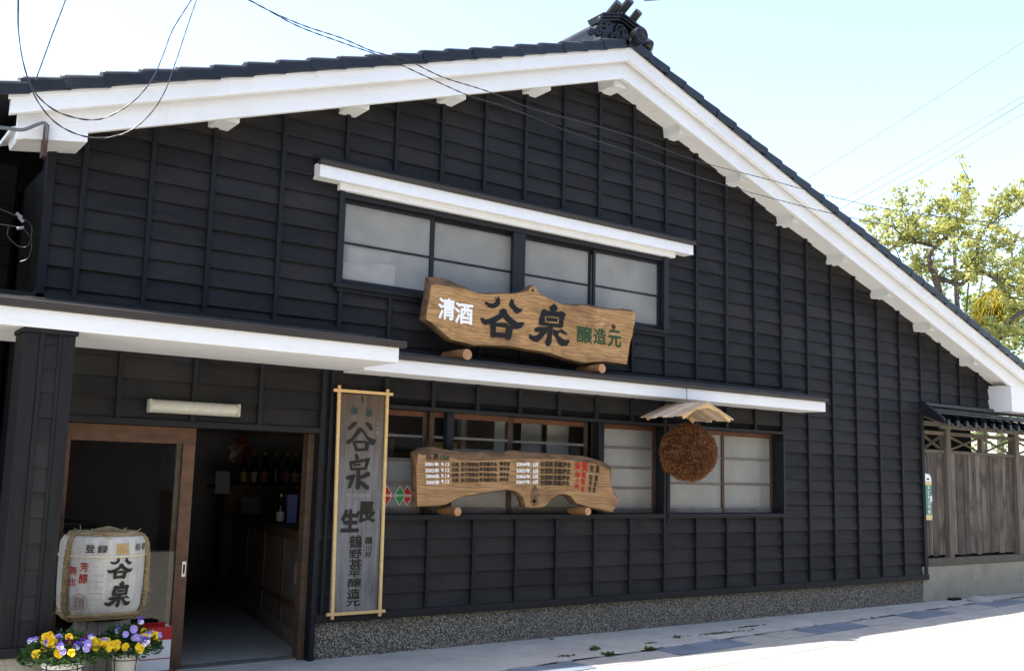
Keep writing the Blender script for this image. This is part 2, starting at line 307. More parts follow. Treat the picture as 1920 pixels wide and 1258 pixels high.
UPPER_SLAB = [(4.282, 3.05, 0.075), (4.394, 3.062, 0.075), (4.47, 3.053, 0.07), (4.555, 3.028, 0.045), (4.626, 3.018, 0.03), (4.681, 2.996, 0.015), (4.768, 2.977, 0.012), (4.864, 2.986, 0.012), (4.969, 3.003, 0.012), (5.067, 3.015, 0.012), (5.141, 3.025, 0.012), (5.216, 3.044, 0.012), (5.275, 3.062, 0.012), (5.316, 3.102, 0.01), (5.323, 3.11, 0.008), (5.357, 3.125, 0.008), (5.378, 3.121, 0.008), (5.392, 3.091, 0.008), (5.419, 3.057, 0.008), (5.489, 3.038, 0.008), (5.577, 3.017, 0.008), (5.649, 3.001, 0.01), (5.72, 3.0, 0.015), (5.847, 3.008, 0.02), (5.902, 3.022, 0.02), (5.985, 3.024, 0.02), (6.088, 3.019, 0.02), (6.202, 3.022, 0.02), (6.317, 3.024, 0.02), (6.444, 3.036, 0.02), (6.563, 3.038, 0.02), (6.598, 3.02, 0.008), (6.589, 2.911, 0.006), (6.57, 2.85, 0.006), (6.556, 2.775, 0.006), (6.532, 2.721, 0.006), (6.518, 2.646, 0.006), (6.491, 2.501, 0.006), (6.374, 2.502, 0.008), (6.23, 2.504, 0.008), (6.089, 2.488, 0.008), (5.968, 2.467, 0.008), (5.859, 2.476, 0.008), (5.732, 2.489, 0.008), (5.634, 2.508, 0.008), (5.529, 2.523, 0.008), (5.433, 2.528, 0.008), (5.331, 2.528, 0.008), (5.247, 2.534, 0.008), (5.165, 2.54, 0.008), (5.041, 2.538, 0.008), (4.92, 2.53, 0.008), (4.801, 2.522, 0.008), (4.723, 2.512, 0.008), (4.644, 2.523, 0.008), (4.567, 2.529, 0.008), (4.491, 2.54, 0.008), (4.437, 2.573, 0.008), (4.398, 2.601, 0.008), (4.36, 2.623, 0.008), (4.299, 2.661, 0.008), (4.239, 2.686, 0.006), (4.25, 2.777, 0.006), (4.267, 2.881, 0.006), (4.278, 2.972, 0.006)]
LOWER_SLAB = [(4.252, 1.601, 0.03), (4.296, 1.628, 0.05), (4.35, 1.643, 0.06), (4.449, 1.652, 0.06), (4.499, 1.64, 0.055), (4.549, 1.634, 0.055), (4.6, 1.631, 0.06), (4.683, 1.623, 0.07), (4.78, 1.621, 0.07), (4.91, 1.622, 0.07), (5.077, 1.629, 0.06), (5.152, 1.63, 0.06), (5.206, 1.643, 0.07), (5.275, 1.648, 0.07), (5.348, 1.645, 0.065), (5.453, 1.64, 0.055), (5.568, 1.635, 0.05), (5.706, 1.634, 0.045), (5.854, 1.63, 0.045), (5.968, 1.625, 0.05), (6.082, 1.623, 0.055), (6.199, 1.606, 0.05), (6.278, 1.59, 0.05), (6.357, 1.563, 0.05), (6.406, 1.535, 0.045), (6.414, 1.499, 0.035), (6.407, 1.428, 0.02), (6.404, 1.375, 0.015), (6.433, 1.328, 0.02), (6.474, 1.275, 0.02), (6.495, 1.228, 0.015), (6.487, 1.192, 0.012), (6.46, 1.151, 0.01), (6.412, 1.113, 0.006), (6.333, 1.125, 0.008), (6.208, 1.145, 0.008), (6.092, 1.165, 0.008), (5.977, 1.188, 0.008), (5.939, 1.219, 0.008), (5.901, 1.253, 0.008), (5.848, 1.27, 0.008), (5.796, 1.269, 0.008), (5.745, 1.258, 0.008), (5.702, 1.235, 0.008), (5.673, 1.223, 0.008), (5.652, 1.195, 0.008), (5.624, 1.167, 0.008), (5.567, 1.153, 0.008), (5.467, 1.153, 0.008), (5.39, 1.159, 0.008), (5.375, 1.205, 0.008), (5.359, 1.244, 0.008), (5.317, 1.276, 0.008), (5.275, 1.295, 0.008), (5.183, 1.305, 0.008), (5.109, 1.296, 0.008), (5.022, 1.285, 0.008), (4.923, 1.273, 0.008), (4.826, 1.256, 0.008), (4.73, 1.242, 0.008), (4.667, 1.221, 0.008), (4.617, 1.197, 0.008), (4.555, 1.173, 0.008), (4.481, 1.165, 0.008), (4.39, 1.163, 0.008), (4.287, 1.165, 0.005), (4.275, 1.318, 0.005), (4.264, 1.472, 0.005)]
TANI_BIG = [[(4.823, 2.887), (4.839, 2.909), (4.875, 2.897), (4.915, 2.899), (4.943, 2.922), (4.929, 2.964), (4.95, 2.943), (4.966, 2.972), (4.991, 2.941), (4.988, 2.904), (4.957, 2.873), (4.917, 2.855), (4.877, 2.857), (4.852, 2.864), (4.86, 2.875), (4.832, 2.878)], [(5.082, 2.909), (5.105, 2.972), (5.118, 2.954), (5.134, 2.973), (5.136, 2.929), (5.162, 2.905), (5.191, 2.891), (5.238, 2.886), (5.213, 2.873), (5.234, 2.865), (5.205, 2.855), (5.168, 2.839), (5.142, 2.848), (5.121, 2.873), (5.095, 2.89)], [(4.979, 2.829), (4.99, 2.854), (5.022, 2.871), (5.059, 2.862), (5.068, 2.833), (5.123, 2.792), (5.183, 2.764), (5.266, 2.777), (5.241, 2.761), (5.263, 2.753), (5.225, 2.732), (5.242, 2.727), (5.193, 2.708), (5.143, 2.699), (5.128, 2.704), (5.075, 2.746), (5.021, 2.787), (4.961, 2.747), (4.905, 2.721), (4.874, 2.711), (4.834, 2.703), (4.802, 2.716), (4.78, 2.757), (4.828, 2.765), (4.824, 2.748), (4.88, 2.764), (4.943, 2.795), (4.983, 2.816)], [(4.881, 2.718), (4.945, 2.745), (4.954, 2.719), (4.948, 2.645), (4.953, 2.613), (4.918, 2.597), (4.893, 2.613), (4.895, 2.667)], [(4.945, 2.735), (5.067, 2.745), (5.069, 2.702), (4.948, 2.702)], [(5.063, 2.738), (5.134, 2.705), (5.127, 2.684), (5.116, 2.622), (5.089, 2.593), (5.051, 2.603), (5.053, 2.67)], [(4.948, 2.652), (5.058, 2.657), (5.055, 2.611), (4.949, 2.609)]]
IZUMI_BIG = [[(5.531, 2.942), (5.565, 2.963), (5.587, 2.983), (5.609, 2.969), (5.632, 2.947), (5.624, 2.925), (5.598, 2.906), (5.554, 2.903), (5.536, 2.921)], [(5.445, 2.904), (5.475, 2.918), (5.519, 2.906), (5.571, 2.909), (5.573, 2.859), (5.485, 2.853), (5.487, 2.798), (5.574, 2.799), (5.575, 2.766), (5.514, 2.766), (5.418, 2.766), (5.417, 2.818), (5.433, 2.861)], [(5.571, 2.909), (5.651, 2.914), (5.677, 2.924), (5.727, 2.902), (5.714, 2.872), (5.702, 2.842), (5.698, 2.786), (5.681, 2.767), (5.575, 2.766), (5.574, 2.799), (5.645, 2.801), (5.643, 2.864), (5.573, 2.859)], [(5.498, 2.844), (5.63, 2.849), (5.627, 2.817), (5.504, 2.81)], [(5.522, 2.767), (5.579, 2.773), (5.572, 2.717), (5.565, 2.64), (5.57, 2.627), (5.54, 2.589), (5.519, 2.58), (5.492, 2.612), (5.491, 2.633), (5.508, 2.648)], [(5.364, 2.723), (5.402, 2.747), (5.514, 2.759), (5.528, 2.733), (5.49, 2.688), (5.448, 2.642), (5.405, 2.611), (5.345, 2.618), (5.307, 2.635), (5.314, 2.68), (5.353, 2.66), (5.404, 2.675), (5.437, 2.706), (5.377, 2.7)], [(5.584, 2.746), (5.629, 2.737), (5.681, 2.756), (5.745, 2.721), (5.741, 2.706), (5.709, 2.714), (5.655, 2.726), (5.638, 2.696), (5.71, 2.661), (5.782, 2.668), (5.756, 2.631), (5.747, 2.612), (5.685, 2.6), (5.649, 2.614), (5.613, 2.666), (5.572, 2.71)]]
TANI_TALL = [[(3.685, 1.775), (3.728, 1.822), (3.764, 1.832), (3.769, 1.816), (3.739, 1.778), (3.7, 1.756)], [(3.837, 1.823), (3.864, 1.831), (3.902, 1.81), (3.914, 1.774), (3.896, 1.759), (3.876, 1.776)], [(3.78, 1.78), (3.798, 1.789), (3.821, 1.774), (3.813, 1.753), (3.727, 1.664), (3.697, 1.643), (3.676, 1.658), (3.686, 1.683), (3.717, 1.692)], [(3.804, 1.765), (3.826, 1.77), (3.875, 1.711), (3.95, 1.689), (3.92, 1.643), (3.892, 1.654), (3.872, 1.678)], [(3.727, 1.676), (3.759, 1.662), (3.789, 1.602), (3.763, 1.593)], [(3.745, 1.677), (3.854, 1.681), (3.855, 1.661), (3.755, 1.657)], [(3.849, 1.677), (3.887, 1.666), (3.876, 1.605), (3.843, 1.612)], [(3.766, 1.617), (3.875, 1.621), (3.871, 1.601), (3.772, 1.593)]]
IZUMI_TALL = [[(3.759, 1.569), (3.781, 1.578), (3.801, 1.546), (3.789, 1.521), (3.766, 1.533)], [(3.711, 1.507), (3.735, 1.512), (3.748, 1.448), (3.73, 1.44)], [(3.717, 1.515), (3.843, 1.535), (3.897, 1.549), (3.898, 1.529), (3.853, 1.515), (3.728, 1.488)], [(3.861, 1.536), (3.898, 1.533), (3.874, 1.455), (3.847, 1.446)], [(3.746, 1.488), (3.813, 1.498), (3.814, 1.482), (3.746, 1.476)], [(3.725, 1.46), (3.873, 1.471), (3.87, 1.451), (3.73, 1.44)], [(3.783, 1.453), (3.811, 1.454), (3.822, 1.313), (3.801, 1.285), (3.778, 1.305)], [(3.688, 1.395), (3.749, 1.412), (3.777, 1.409), (3.737, 1.304), (3.711, 1.3), (3.725, 1.368), (3.694, 1.371)], [(3.809, 1.397), (3.884, 1.439), (3.908, 1.419), (3.895, 1.399), (3.81, 1.369)], [(3.81, 1.369), (3.852, 1.35), (3.9, 1.318), (3.896, 1.29), (3.869, 1.294), (3.812, 1.341)]]
UPPER_TEXT = [('清', 'white', 4.442, 2.796, 0.169, 0.186, 0.05), ('酒', 'white', 4.616, 2.777, 0.184, 0.182, 0.05), ('醸', 'green', 5.952, 2.733, 0.188, 0.16, 0.035), ('造', 'green', 6.141, 2.738, 0.16, 0.154, 0.035), ('元', 'green', 6.324, 2.733, 0.169, 0.16, 0.045)]
LOWER_TEXT = [('谷', 'black', 4.382, 1.567, 0.061, 0.054, 0.03), ('泉', 'black', 4.449, 1.572, 0.062, 0.055, 0.03), ('受賞歴', 'green', 4.534, 1.562, 0.097, 0.037, 0.02), ('2001年', 'white', 4.413, 1.51, 0.138, 0.035, 0.055), ('2002年', 'white', 4.418, 1.459, 0.136, 0.038, 0.055), ('2004年', 'white', 4.424, 1.412, 0.133, 0.037, 0.055), ('2005年', 'white', 4.428, 1.362, 0.131, 0.037, 0.055), ('9.12', 'white', 4.544, 1.512, 0.081, 0.029, 0.055), ('9.12', 'white', 4.546, 1.464, 0.081, 0.03, 0.055), ('9.14', 'white', 4.547, 1.417, 0.081, 0.03, 0.055), ('9.12', 'white', 4.55, 1.37, 0.081, 0.03, 0.055), ('北陸', 'ink', 4.643, 1.513, 0.076, 0.036, 0.03), ('金沢国税局', 'ink', 4.788, 1.518, 0.181, 0.037, 0.03), ('新酒鑑評会', 'ink', 4.98, 1.525, 0.188, 0.036, 0.03), ('優等賞', 'ink', 5.155, 1.532, 0.116, 0.035, 0.03), ('北陸', 'ink', 4.644, 1.47, 0.076, 0.032, 0.03), ('金沢国税局', 'ink', 4.789, 1.474, 0.182, 0.032, 0.03), ('新酒鑑評会', 'ink', 4.982, 1.481, 0.187, 0.032, 0.03), ('優等賞', 'ink', 5.154, 1.487, 0.11, 0.03, 0.03), ('北陸', 'ink', 4.646, 1.426, 0.076, 0.033, 0.03), ('金沢国税局', 'ink', 4.79, 1.43, 0.181, 0.033, 0.03), ('新酒鑑評会', 'ink', 4.983, 1.435, 0.187, 0.032, 0.03), ('優等賞', 'ink', 5.152, 1.441, 0.105, 0.03, 0.03), ('北陸', 'ink', 4.648, 1.382, 0.076, 0.034, 0.03), ('金沢国税局', 'ink', 4.792, 1.386, 0.181, 0.035, 0.03), ('新酒鑑評会', 'ink', 4.985, 1.391, 0.187, 0.034, 0.03), ('優等賞', 'ink', 5.152, 1.397, 0.099, 0.032, 0.03), ('2004年.', 'white', 5.362, 1.534, 0.168, 0.039, 0.055), ('2005年.', 'white', 5.363, 1.478, 0.168, 0.039, 0.055), ('2006年.', 'white', 5.365, 1.427, 0.168, 0.036, 0.055), ('2007年.', 'white', 5.366, 1.38, 0.168, 0.036, 0.055), ('5月', 'white', 5.49, 1.531, 0.059, 0.039, 0.055), ('5月', 'white', 5.492, 1.474, 0.059, 0.039, 0.055), ('5月', 'white', 5.492, 1.427, 0.059, 0.036, 0.055), ('5月', 'white', 5.494, 1.38, 0.059, 0.036, 0.055), ('全国新酒鑑評会', 'ink', 5.722, 1.542, 0.359, 0.054, 0.03), ('全国新酒鑑評会', 'ink', 5.72, 1.481, 0.353, 0.051, 0.03), ('全国新酒鑑評会', 'ink', 5.719, 1.424, 0.347, 0.045, 0.03), ('全国新酒鑑評会', 'ink', 5.716, 1.376, 0.341, 0.046, 0.03), ('金', 'red', 5.981, 1.542, 0.076, 0.075, 0.03), ('金', 'red', 5.981, 1.46, 0.072, 0.049, 0.03), ('入', 'red', 5.982, 1.408, 0.057, 0.043, 0.03), ('金', 'red', 5.974, 1.354, 0.061, 0.046, 0.03), ('賞', 'red', 6.067, 1.531, 0.072, 0.09, 0.03), ('賞', 'red', 6.055, 1.453, 0.054, 0.055, 0.03), ('賞', 'red', 6.05, 1.393, 0.049, 0.058, 0.03), ('賞', 'red', 6.044, 1.326, 0.042, 0.052, 0.03), ('受', 'ink', 6.152, 1.511, 0.05, 0.064, 0.02), ('受', 'ink', 6.14, 1.432, 0.046, 0.052, 0.02), ('受', 'ink', 6.136, 1.381, 0.043, 0.044, 0.02), ('受', 'ink', 6.128, 1.322, 0.035, 0.053, 0.02), ('賞', 'ink', 6.22, 1.51, 0.047, 0.071, 0.02), ('賞', 'ink', 6.206, 1.424, 0.047, 0.059, 0.02), ('賞', 'ink', 6.194, 1.368, 0.035, 0.041, 0.02), ('賞', 'ink', 6.183, 1.318, 0.034, 0.049, 0.02)]
TALL_TEXT = [('長', 'ink', 3.885, 1.117, 0.168, 0.168, 0.07), ('生', 'ink', 3.746, 1.05, 0.161, 0.182, 0.08), ('鶴', 'ink', 3.804, 0.887, 0.116, 0.102, 0.03), ('野', 'ink', 3.807, 0.792, 0.112, 0.071, 0.03), ('甚', 'ink', 3.811, 0.712, 0.112, 0.082, 0.03), ('平', 'ink', 3.806, 0.636, 0.112, 0.055, 0.035), ('醸', 'ink', 3.81, 0.569, 0.121, 0.07, 0.02), ('造', 'ink', 3.807, 0.489, 0.116, 0.074, 0.03), ('元', 'ink', 3.806, 0.422, 0.124, 0.063, 0.035), ('鵜', 'ink', 3.919, 0.893, 0.068, 0.064, 0.025), ('川', 'ink', 3.92, 0.831, 0.055, 0.044, 0.03), ('村', 'ink', 3.918, 0.786, 0.055, 0.048, 0.03), ('標商録登', 'faint', 3.806, 1.248, 0.221, 0.031, 0.03), ('清', 'fgreen', 3.737, 1.912, 0.064, 0.057, 0.05), ('酒', 'fgreen', 3.87, 1.905, 0.064, 0.062, 0.05), ('乃', 'faint', 3.953, 1.823, 0.024, 0.028, 0.01), ('登', 'faint', 3.955, 1.786, 0.024, 0.028, 0.01), ('国', 'faint', 3.957, 1.747, 0.024, 0.032, 0.01)]
WIRE_LOOP_A = [(0.791, 5.6, 4.018), (0.814, 5.6, 3.847), (0.828, 5.6, 3.703), (0.863, 5.6, 3.537), (0.915, 5.6, 3.404), (0.978, 5.6, 3.332), (1.074, 5.6, 3.287), (1.21, 5.6, 3.284), (1.317, 5.6, 3.33), (1.437, 5.6, 3.445), (1.528, 5.6, 3.593), (1.577, 5.6, 3.748), (1.617, 5.6, 3.904), (1.677, 5.6, 4.045), (1.751, 5.6, 4.206), (1.813, 5.6, 4.359)]
WIRE_LOOP_B = [(0.804, 5.65, 4.043), (0.826, 5.65, 3.87), (0.841, 5.65, 3.695), (0.882, 5.65, 3.514), (0.946, 5.65, 3.368), (1.034, 5.65, 3.265), (1.131, 5.65, 3.216), (1.242, 5.65, 3.205), (1.352, 5.65, 3.233), (1.461, 5.65, 3.304), (1.555, 5.65, 3.426), (1.62, 5.65, 3.569), (1.668, 5.65, 3.758), (1.703, 5.65, 3.914), (1.739, 5.65, 4.073), (1.769, 5.65, 4.198), (1.808, 5.65, 4.378)]
WIRE_STAY = [(1.296, 6.75, 4.66), (1.259, 6.75, 4.426), (1.204, 6.75, 4.19), (1.158, 6.75, 3.98), (1.128, 6.75, 3.847)]
WIRE_SPAN_A = [(1.796, 5.9, 4.477), (2.215, 5.9, 4.371), (2.511, 5.9, 4.326), (2.82, 5.9, 4.316), (3.064, 5.9, 4.29), (3.316, 5.9, 4.301), (3.627, 5.9, 4.254), (4.025, 5.9, 4.246), (4.449, 5.9, 4.213), (4.985, 5.9, 4.223), (5.566, 5.9, 4.22), (6.198, 5.9, 4.179), (7.183, 5.9, 4.197), (8.137, 5.9, 4.212), (9.409, 5.9, 4.282), (11.864, 5.9, 4.539)]
WIRE_SPAN_B = [(1.747, 5.95, 4.481), (2.197, 5.95, 4.406), (2.514, 5.95, 4.334), (2.845, 5.95, 4.31), (3.174, 5.95, 4.294), (3.479, 5.95, 4.251), (3.894, 5.95, 4.195), (4.284, 5.95, 4.188), (4.808, 5.95, 4.139), (5.493, 5.95, 4.112), (6.251, 5.95, 4.058), (7.241, 5.95, 4.051), (8.372, 5.95, 4.07), (9.882, 5.95, 4.156), (11.943, 5.95, 4.318)]
FAR_WIRES = [[(32.21, 24.46, 13.36), (35.67, 21.42, 16.38), (38.58, 18.86, 18.98), (40.63, 17.06, 20.79)], [(33.14, 23.96, 12.34), (35.94, 21.53, 14.55), (38.8, 19.07, 16.84), (40.86, 17.28, 18.48)], [(33.31, 23.86, 12.15), (36.14, 21.43, 14.31), (38.82, 19.09, 16.58), (40.88, 17.3, 18.34)], [(33.52, 23.75, 11.95), (36.33, 21.33, 14.1), (38.87, 19.13, 16.16), (40.94, 17.35, 17.75)]]
BRANCHES = [([(20.47, 11.97, 4.87), (20.23, 11.89, 5.29), (19.9, 11.85, 5.86), (19.69, 11.79, 5.99), (19.5, 11.72, 6.16), (19.4, 11.55, 6.46)], 0.15, 0.07), ([(20.08, 11.96, 6.63), (19.83, 12.08, 6.64), (19.59, 12.19, 6.66), (19.36, 12.31, 6.56), (19.05, 12.5, 6.42), (18.8, 12.63, 6.34)], 0.07, 0.02), ([(20.08, 11.96, 6.63), (20.24, 11.88, 6.75), (20.41, 11.79, 6.83), (20.4, 11.83, 6.98), (20.48, 11.79, 7.16), (20.45, 11.83, 7.38), (20.36, 11.92, 7.56)], 0.075, 0.02), ([(20.1, 12.04, 6.05), (20.13, 12.28, 6.2), (20.23, 12.49, 6.17), (20.2, 12.79, 6.21)], 0.06, 0.03), ([(20.14, 12.03, 5.95), (20.32, 11.81, 5.84), (20.49, 11.59, 5.77), (20.69, 11.3, 6.03), (20.83, 11.11, 5.91), (21.04, 10.88, 5.74), (21.26, 10.63, 5.63)], 0.1, 0.03), ([(20.65, 11.68, 5.8), (20.76, 11.55, 6.11), (20.82, 11.47, 6.35), (20.87, 11.38, 6.69), (20.97, 11.24, 7.07), (21.17, 11.06, 7.28), (21.48, 10.75, 7.77)], 0.07, 0.015), ([(20.89, 11.67, 4.89), (21.31, 11.55, 4.64), (21.73, 11.34, 4.94), (22.1, 11.17, 5.25), (22.49, 11.01, 5.41)], 0.1, 0.09), ([(20.51, 11.64, 6.68), (20.25, 11.5, 6.96), (19.99, 11.37, 7.17), (19.74, 11.2, 7.61)], 0.02, 0.008), ([(20.97, 11.24, 7.07), (21.08, 11.05, 7.16), (21.26, 10.79, 7.32), (21.36, 10.6, 7.51)], 0.03, 0.01), ([(19.68, 12.25, 6.69), (19.6, 12.34, 7.01), (19.68, 12.3, 7.41), (19.97, 12.14, 7.71)], 0.03, 0.01), ([(20.25, 11.72, 7.32), (20.77, 11.64, 7.72), (21.13, 11.68, 8.19)], 0.02, 0.006), ([(21.19, 11.49, 4.62), (21.21, 11.3, 4.57), (21.33, 11.01, 4.66), (21.45, 10.73, 4.68)], 0.05, 0.02), ([(21.16, 11.28, 5.99), (21.48, 11.11, 5.62), (21.54, 11.08, 5.52), (21.82, 10.88, 5.5)], 0.04, 0.02), ([(20.82, 11.47, 6.35), (21.3, 11.26, 6.6), (21.77, 11.07, 6.82), (22.13, 10.98, 6.93)], 0.03, 0.01), ([(19.87, 12.11, 6.65), (19.26, 12.24, 6.83), (18.72, 12.34, 6.96), (18.31, 12.37, 6.87)], 0.03, 0.01)]
LEAF_BLOBS = [(18.28, 12.16, 6.75, 0.31), (20.07, 12.95, 7.31, 0.31), (20.16, 12.61, 7.3, 0.34), (20.29, 12.22, 7.43, 0.34), (20.05, 12.21, 6.88, 0.38), (19.58, 12.34, 6.58, 0.41), (19.13, 12.39, 6.59, 0.27), (19.77, 11.59, 6.9, 0.31), (19.76, 11.26, 7.28, 0.27), (19.64, 11.04, 7.48, 0.17), (21.43, 11.96, 7.35, 0.38), (21.52, 11.59, 7.48, 0.31), (21.57, 11.26, 7.61, 0.27), (21.59, 10.94, 7.79, 0.21), (21.53, 10.7, 7.8, 0.14), (20.15, 11.7, 6.25, 0.38), (19.68, 11.78, 6.2, 0.24), (20.21, 11.09, 6.37, 0.38), (19.83, 11.17, 5.85, 0.31), (21.89, 11.77, 6.45, 0.38), (22.01, 11.44, 6.27, 0.38), (22.09, 11.13, 6.16, 0.34), (21.64, 11.08, 6.73, 0.27), (19.67, 12.33, 6.21, 0.21), (20.11, 11.84, 5.58, 0.21), (20.77, 10.86, 6.9, 0.24), (19.94, 11.25, 6.56, 0.27), (20.08, 11.05, 5.53, 0.27), (22.57, 11.39, 5.76, 0.31), (22.0, 11.72, 4.65, 0.38), (22.21, 11.34, 4.39, 0.41), (21.83, 11.26, 4.87, 0.31), (20.94, 11.63, 4.89, 0.24)]
BACK_BLOBS = [(24.69, 14.2, 6.01, 0.42), (25.35, 14.05, 6.28, 0.46), (25.5, 14.42, 5.66, 0.51), (26.3, 14.21, 5.64, 0.55), (26.48, 14.55, 5.08, 0.51), (25.86, 13.53, 4.94, 0.59), (26.51, 13.34, 5.49, 0.51), (26.6, 13.41, 6.87, 0.51), (26.84, 13.51, 7.44, 0.34), (27.22, 13.56, 7.76, 0.29), (26.2, 13.07, 6.14, 0.55), (26.07, 13.83, 4.44, 0.55), (26.91, 13.59, 4.45, 0.59), (27.47, 13.3, 6.02, 0.84), (27.88, 13.54, 5.0, 0.84)]
YELLOW_BUSH = (23.24, 12.33, 5.62, 0.45, 0.47)
BALL = (7.134, 1.695)
KN = (6.31, 2.844, 6.341, 2.724, 5.341, 3.070)
MID_BLOBS = [(21.45, 13.85, 7.25, 0.43), (22.06, 13.78, 7.29, 0.47), (22.68, 13.64, 7.65, 0.43), (23.14, 13.77, 7.1, 0.47), (23.76, 13.61, 7.57, 0.47), (23.0, 12.69, 7.45, 0.47), (23.65, 12.56, 7.65, 0.43), (23.28, 13.36, 6.73, 0.43), (24.15, 13.12, 6.62, 0.47), (24.9, 12.85, 7.21, 0.43), (21.95, 13.55, 6.89, 0.39)]
# ------------------------------------------------------------------ the setting: ground, road, pavement, gutter
WY = 7.3                                            # plane of the front wall
def sheet(name, pts, z, m, parent=None, thick=.0):
    n = len(pts); mb = MB(); mb.add([(x, y, z) for x, y in pts], [tuple(range(n))]); return obj(name, mb, m, parent)
def gf(x): return 6.079 + .0858 * (x - 6.25)        # street edge of the gutter
gx0, gx1 = -6, 40
tag(sheet('ground', [(-900, -900), (900, -900), (900, 900), (-900, 900)], -.30, M['earth']), kind='structure')
tag(sheet('road', [(-60, -11), (90, -11), (90, gf(90) - .01), (-60, gf(-60) - .01)], -.004, M['road']), kind='structure')
tag(sheet('verge', [(-60, -40), (90, -40), (90, -11), (-60, -11)], -.012, M['earth']), kind='structure')
tag(sheet('yard', [(-60, gf(-60)), (90, gf(90)), (90, 90), (-60, 90)], -.06, M['earth']), kind='structure')
tag(sheet('road_edge', [(-60, gf(-60) - .46), (90, gf(90) - .46), (90, gf(90) - .012), (-60, gf(-60) - .012)], .0, M['cover']), kind='structure')
tag(sheet('road_joint', [(-60, gf(-60) - .474), (90, gf(90) - .474), (90, gf(90) - .461), (-60, gf(-60) - .461)], -.001, M['earth']), kind='structure')
pv = MB(); pts = [(-8, WY + .2)]; xs = -8
edge = []
rr = random.Random(5)
x = -8
while x < 30:
    edge.append((x, gf(x) + .335 + rr.uniform(-.018, .018))); x += rr.uniform(.10, .3)
pv.add([(x, y, 0) for x, y in edge] + [(x, WY + .25, 0) for x, y in reversed(edge)], [tuple(range(2 * len(edge)))])
pave = tag(obj('pavement', pv, M['walk']), kind='structure')
# gutter covers: concrete slabs and steel plates, each a piece of its own
gut = tag(sheet('gutter_bed', [(gx0, gf(gx0)), (gx1, gf(gx1)), (gx1, gf(gx1) + .4), (gx0, gf(gx0) + .4)], -.03, M['core']), kind='structure')
def cover(name, x0, x1, m, z):
    g = .006; mb = MB(); p = [(x0 + g, gf(x0) + .004), (x1 - g, gf(x1) + .004), (x1 - g, gf(x1) + .30), (x0 + g, gf(x0) + .30)]
    mb.add([(x, y, -.025) for x, y in p] + [(x, y, z) for x, y in p], [(3, 2, 1, 0), (4, 5, 6, 7), (0, 1, 5, 4), (1, 2, 6, 5), (2, 3, 7, 6), (3, 0, 4, 7)])
    return obj(name, mb, m, gut, bevel=.004)
plates = [(2.2, 3.2), (4.25, 5.27), (6.25, 7.24), (8.26, 9.25), (10.26, 11.15), (12.2, 13.15), (14.2, 15.1)]
prev = 0.2
for a, b in plates:
    n = max(1, round((a - prev) / .6)); st = (a - prev) / n
    for i in range(n): cover('concrete_cover', prev + i * st, prev + (i + 1) * st, M['cover'], rr.uniform(-.004, .003))
    cover('steel_plate', a, b, M['steel'], rr.uniform(.003, .006)); prev = b
# broken mortar along the pavement edge
mb = MB(); x = 3.6
while x < 14:
    w_ = rr.uniform(.10, .35); y = gf(x) + .315
    p = [(x, y), (x + w_ * .5, y - rr.uniform(0, .012)), (x + w_, y + .004), (x + w_ * .8, y + rr.uniform(.025, .075)), (x + w_ * .3, y + rr.uniform(.03, .085))]
    mb.add([(a, b, .001) for a, b in p] + [((a * .9 + (x + w_ / 2) * .1), b * .97 + (y + .03) * .03, .012) for a, b in p], [tuple(range(5, 10))] + [(i, (i + 1) % 5, (i + 1) % 5 + 5, i + 5) for i in range(5)])
    x += w_ + rr.uniform(.0, .35)
tag(obj('mortar_rubble', mb, M['kerbgrit']), 'broken pale mortar along the pavement edge above the gutter', 'rubble', kind='stuff')

# ------------------------------------------------------------------ the brewery building
B = thing('brewery_building', (6.3, WY, 0), 'black boarded brewery building with white gable trim and tiled roof', 'building')
RX, SL, SOF = 6.345, .346, 5.36                     # ridge x, roof pitch, soffit height at the ridge on the wall
SLL, SLR = .340, .350
def gab(x, peak=SOF): return peak - (SLR * (x - RX) if x > RX else SLL * (RX - x))
def clip_under(poly, peak):                         # keep what lies below the gable line
    for sgn in (1, -1):
        out = []
        f = lambda p: (peak - sgn * (SLR if sgn > 0 else SLL) * (p[0] - RX)) - p[1]
        for i, a in enumerate(poly):
            b = poly[(i + 1) % len(poly)]; fa, fb = f(a), f(b)
            if fa >= 0: out.append(a)
            if fa * fb < 0:
                t = fa / (fa - fb); out.append((a[0] + t * (b[0] - a[0]), a[1] + t * (b[1] - a[1])))
        poly = out
        if len(poly) < 3: return []
    return poly
GX = [1.577, 2.037, 2.482, 3.03] + [3.577 + .4565 * k for k in range(23)]
OPEN = [(3.53, 7.27, 2.925, 3.76), (3.60, 9.08, 1.05, 1.985), (1.60, 3.50, -1, 1.735), (-5, 3.46, -1, 1.735), (11.80, 20, -1, 2.40)]
XL, XR = 1.335, 13.65
def spans(z0, z1, x0=XL, x1=XR):
    iv = [(x0, x1)]
    for a, b, c, d in OPEN:
        if c < z1 - .02 and d > z0 + .02:
            nv = []
            for p, q in iv:
                if a > p: nv.append((p, min(q, a)))
                if b < q: nv.append((max(p, b), q))
            iv = [(p, q) for p, q in nv if q - p > .02]
    return iv
# backing wall with the openings left free
core = MB(); zs = sorted({-.02, 1.05, 1.735, 1.985, 2.40, 2.925, 3.76, 5.6})
for z0, z1 in zip(zs[:-1], zs[1:]):
    for a, b in spans(z0, z1):
        p = clip_under([(a, z0), (b, z0), (b, z1), (a, z1)], SOF + .08)
        if p: core.prism(p, WY + .002, WY + .10)
obj('wall_core', core, M['core'], B)
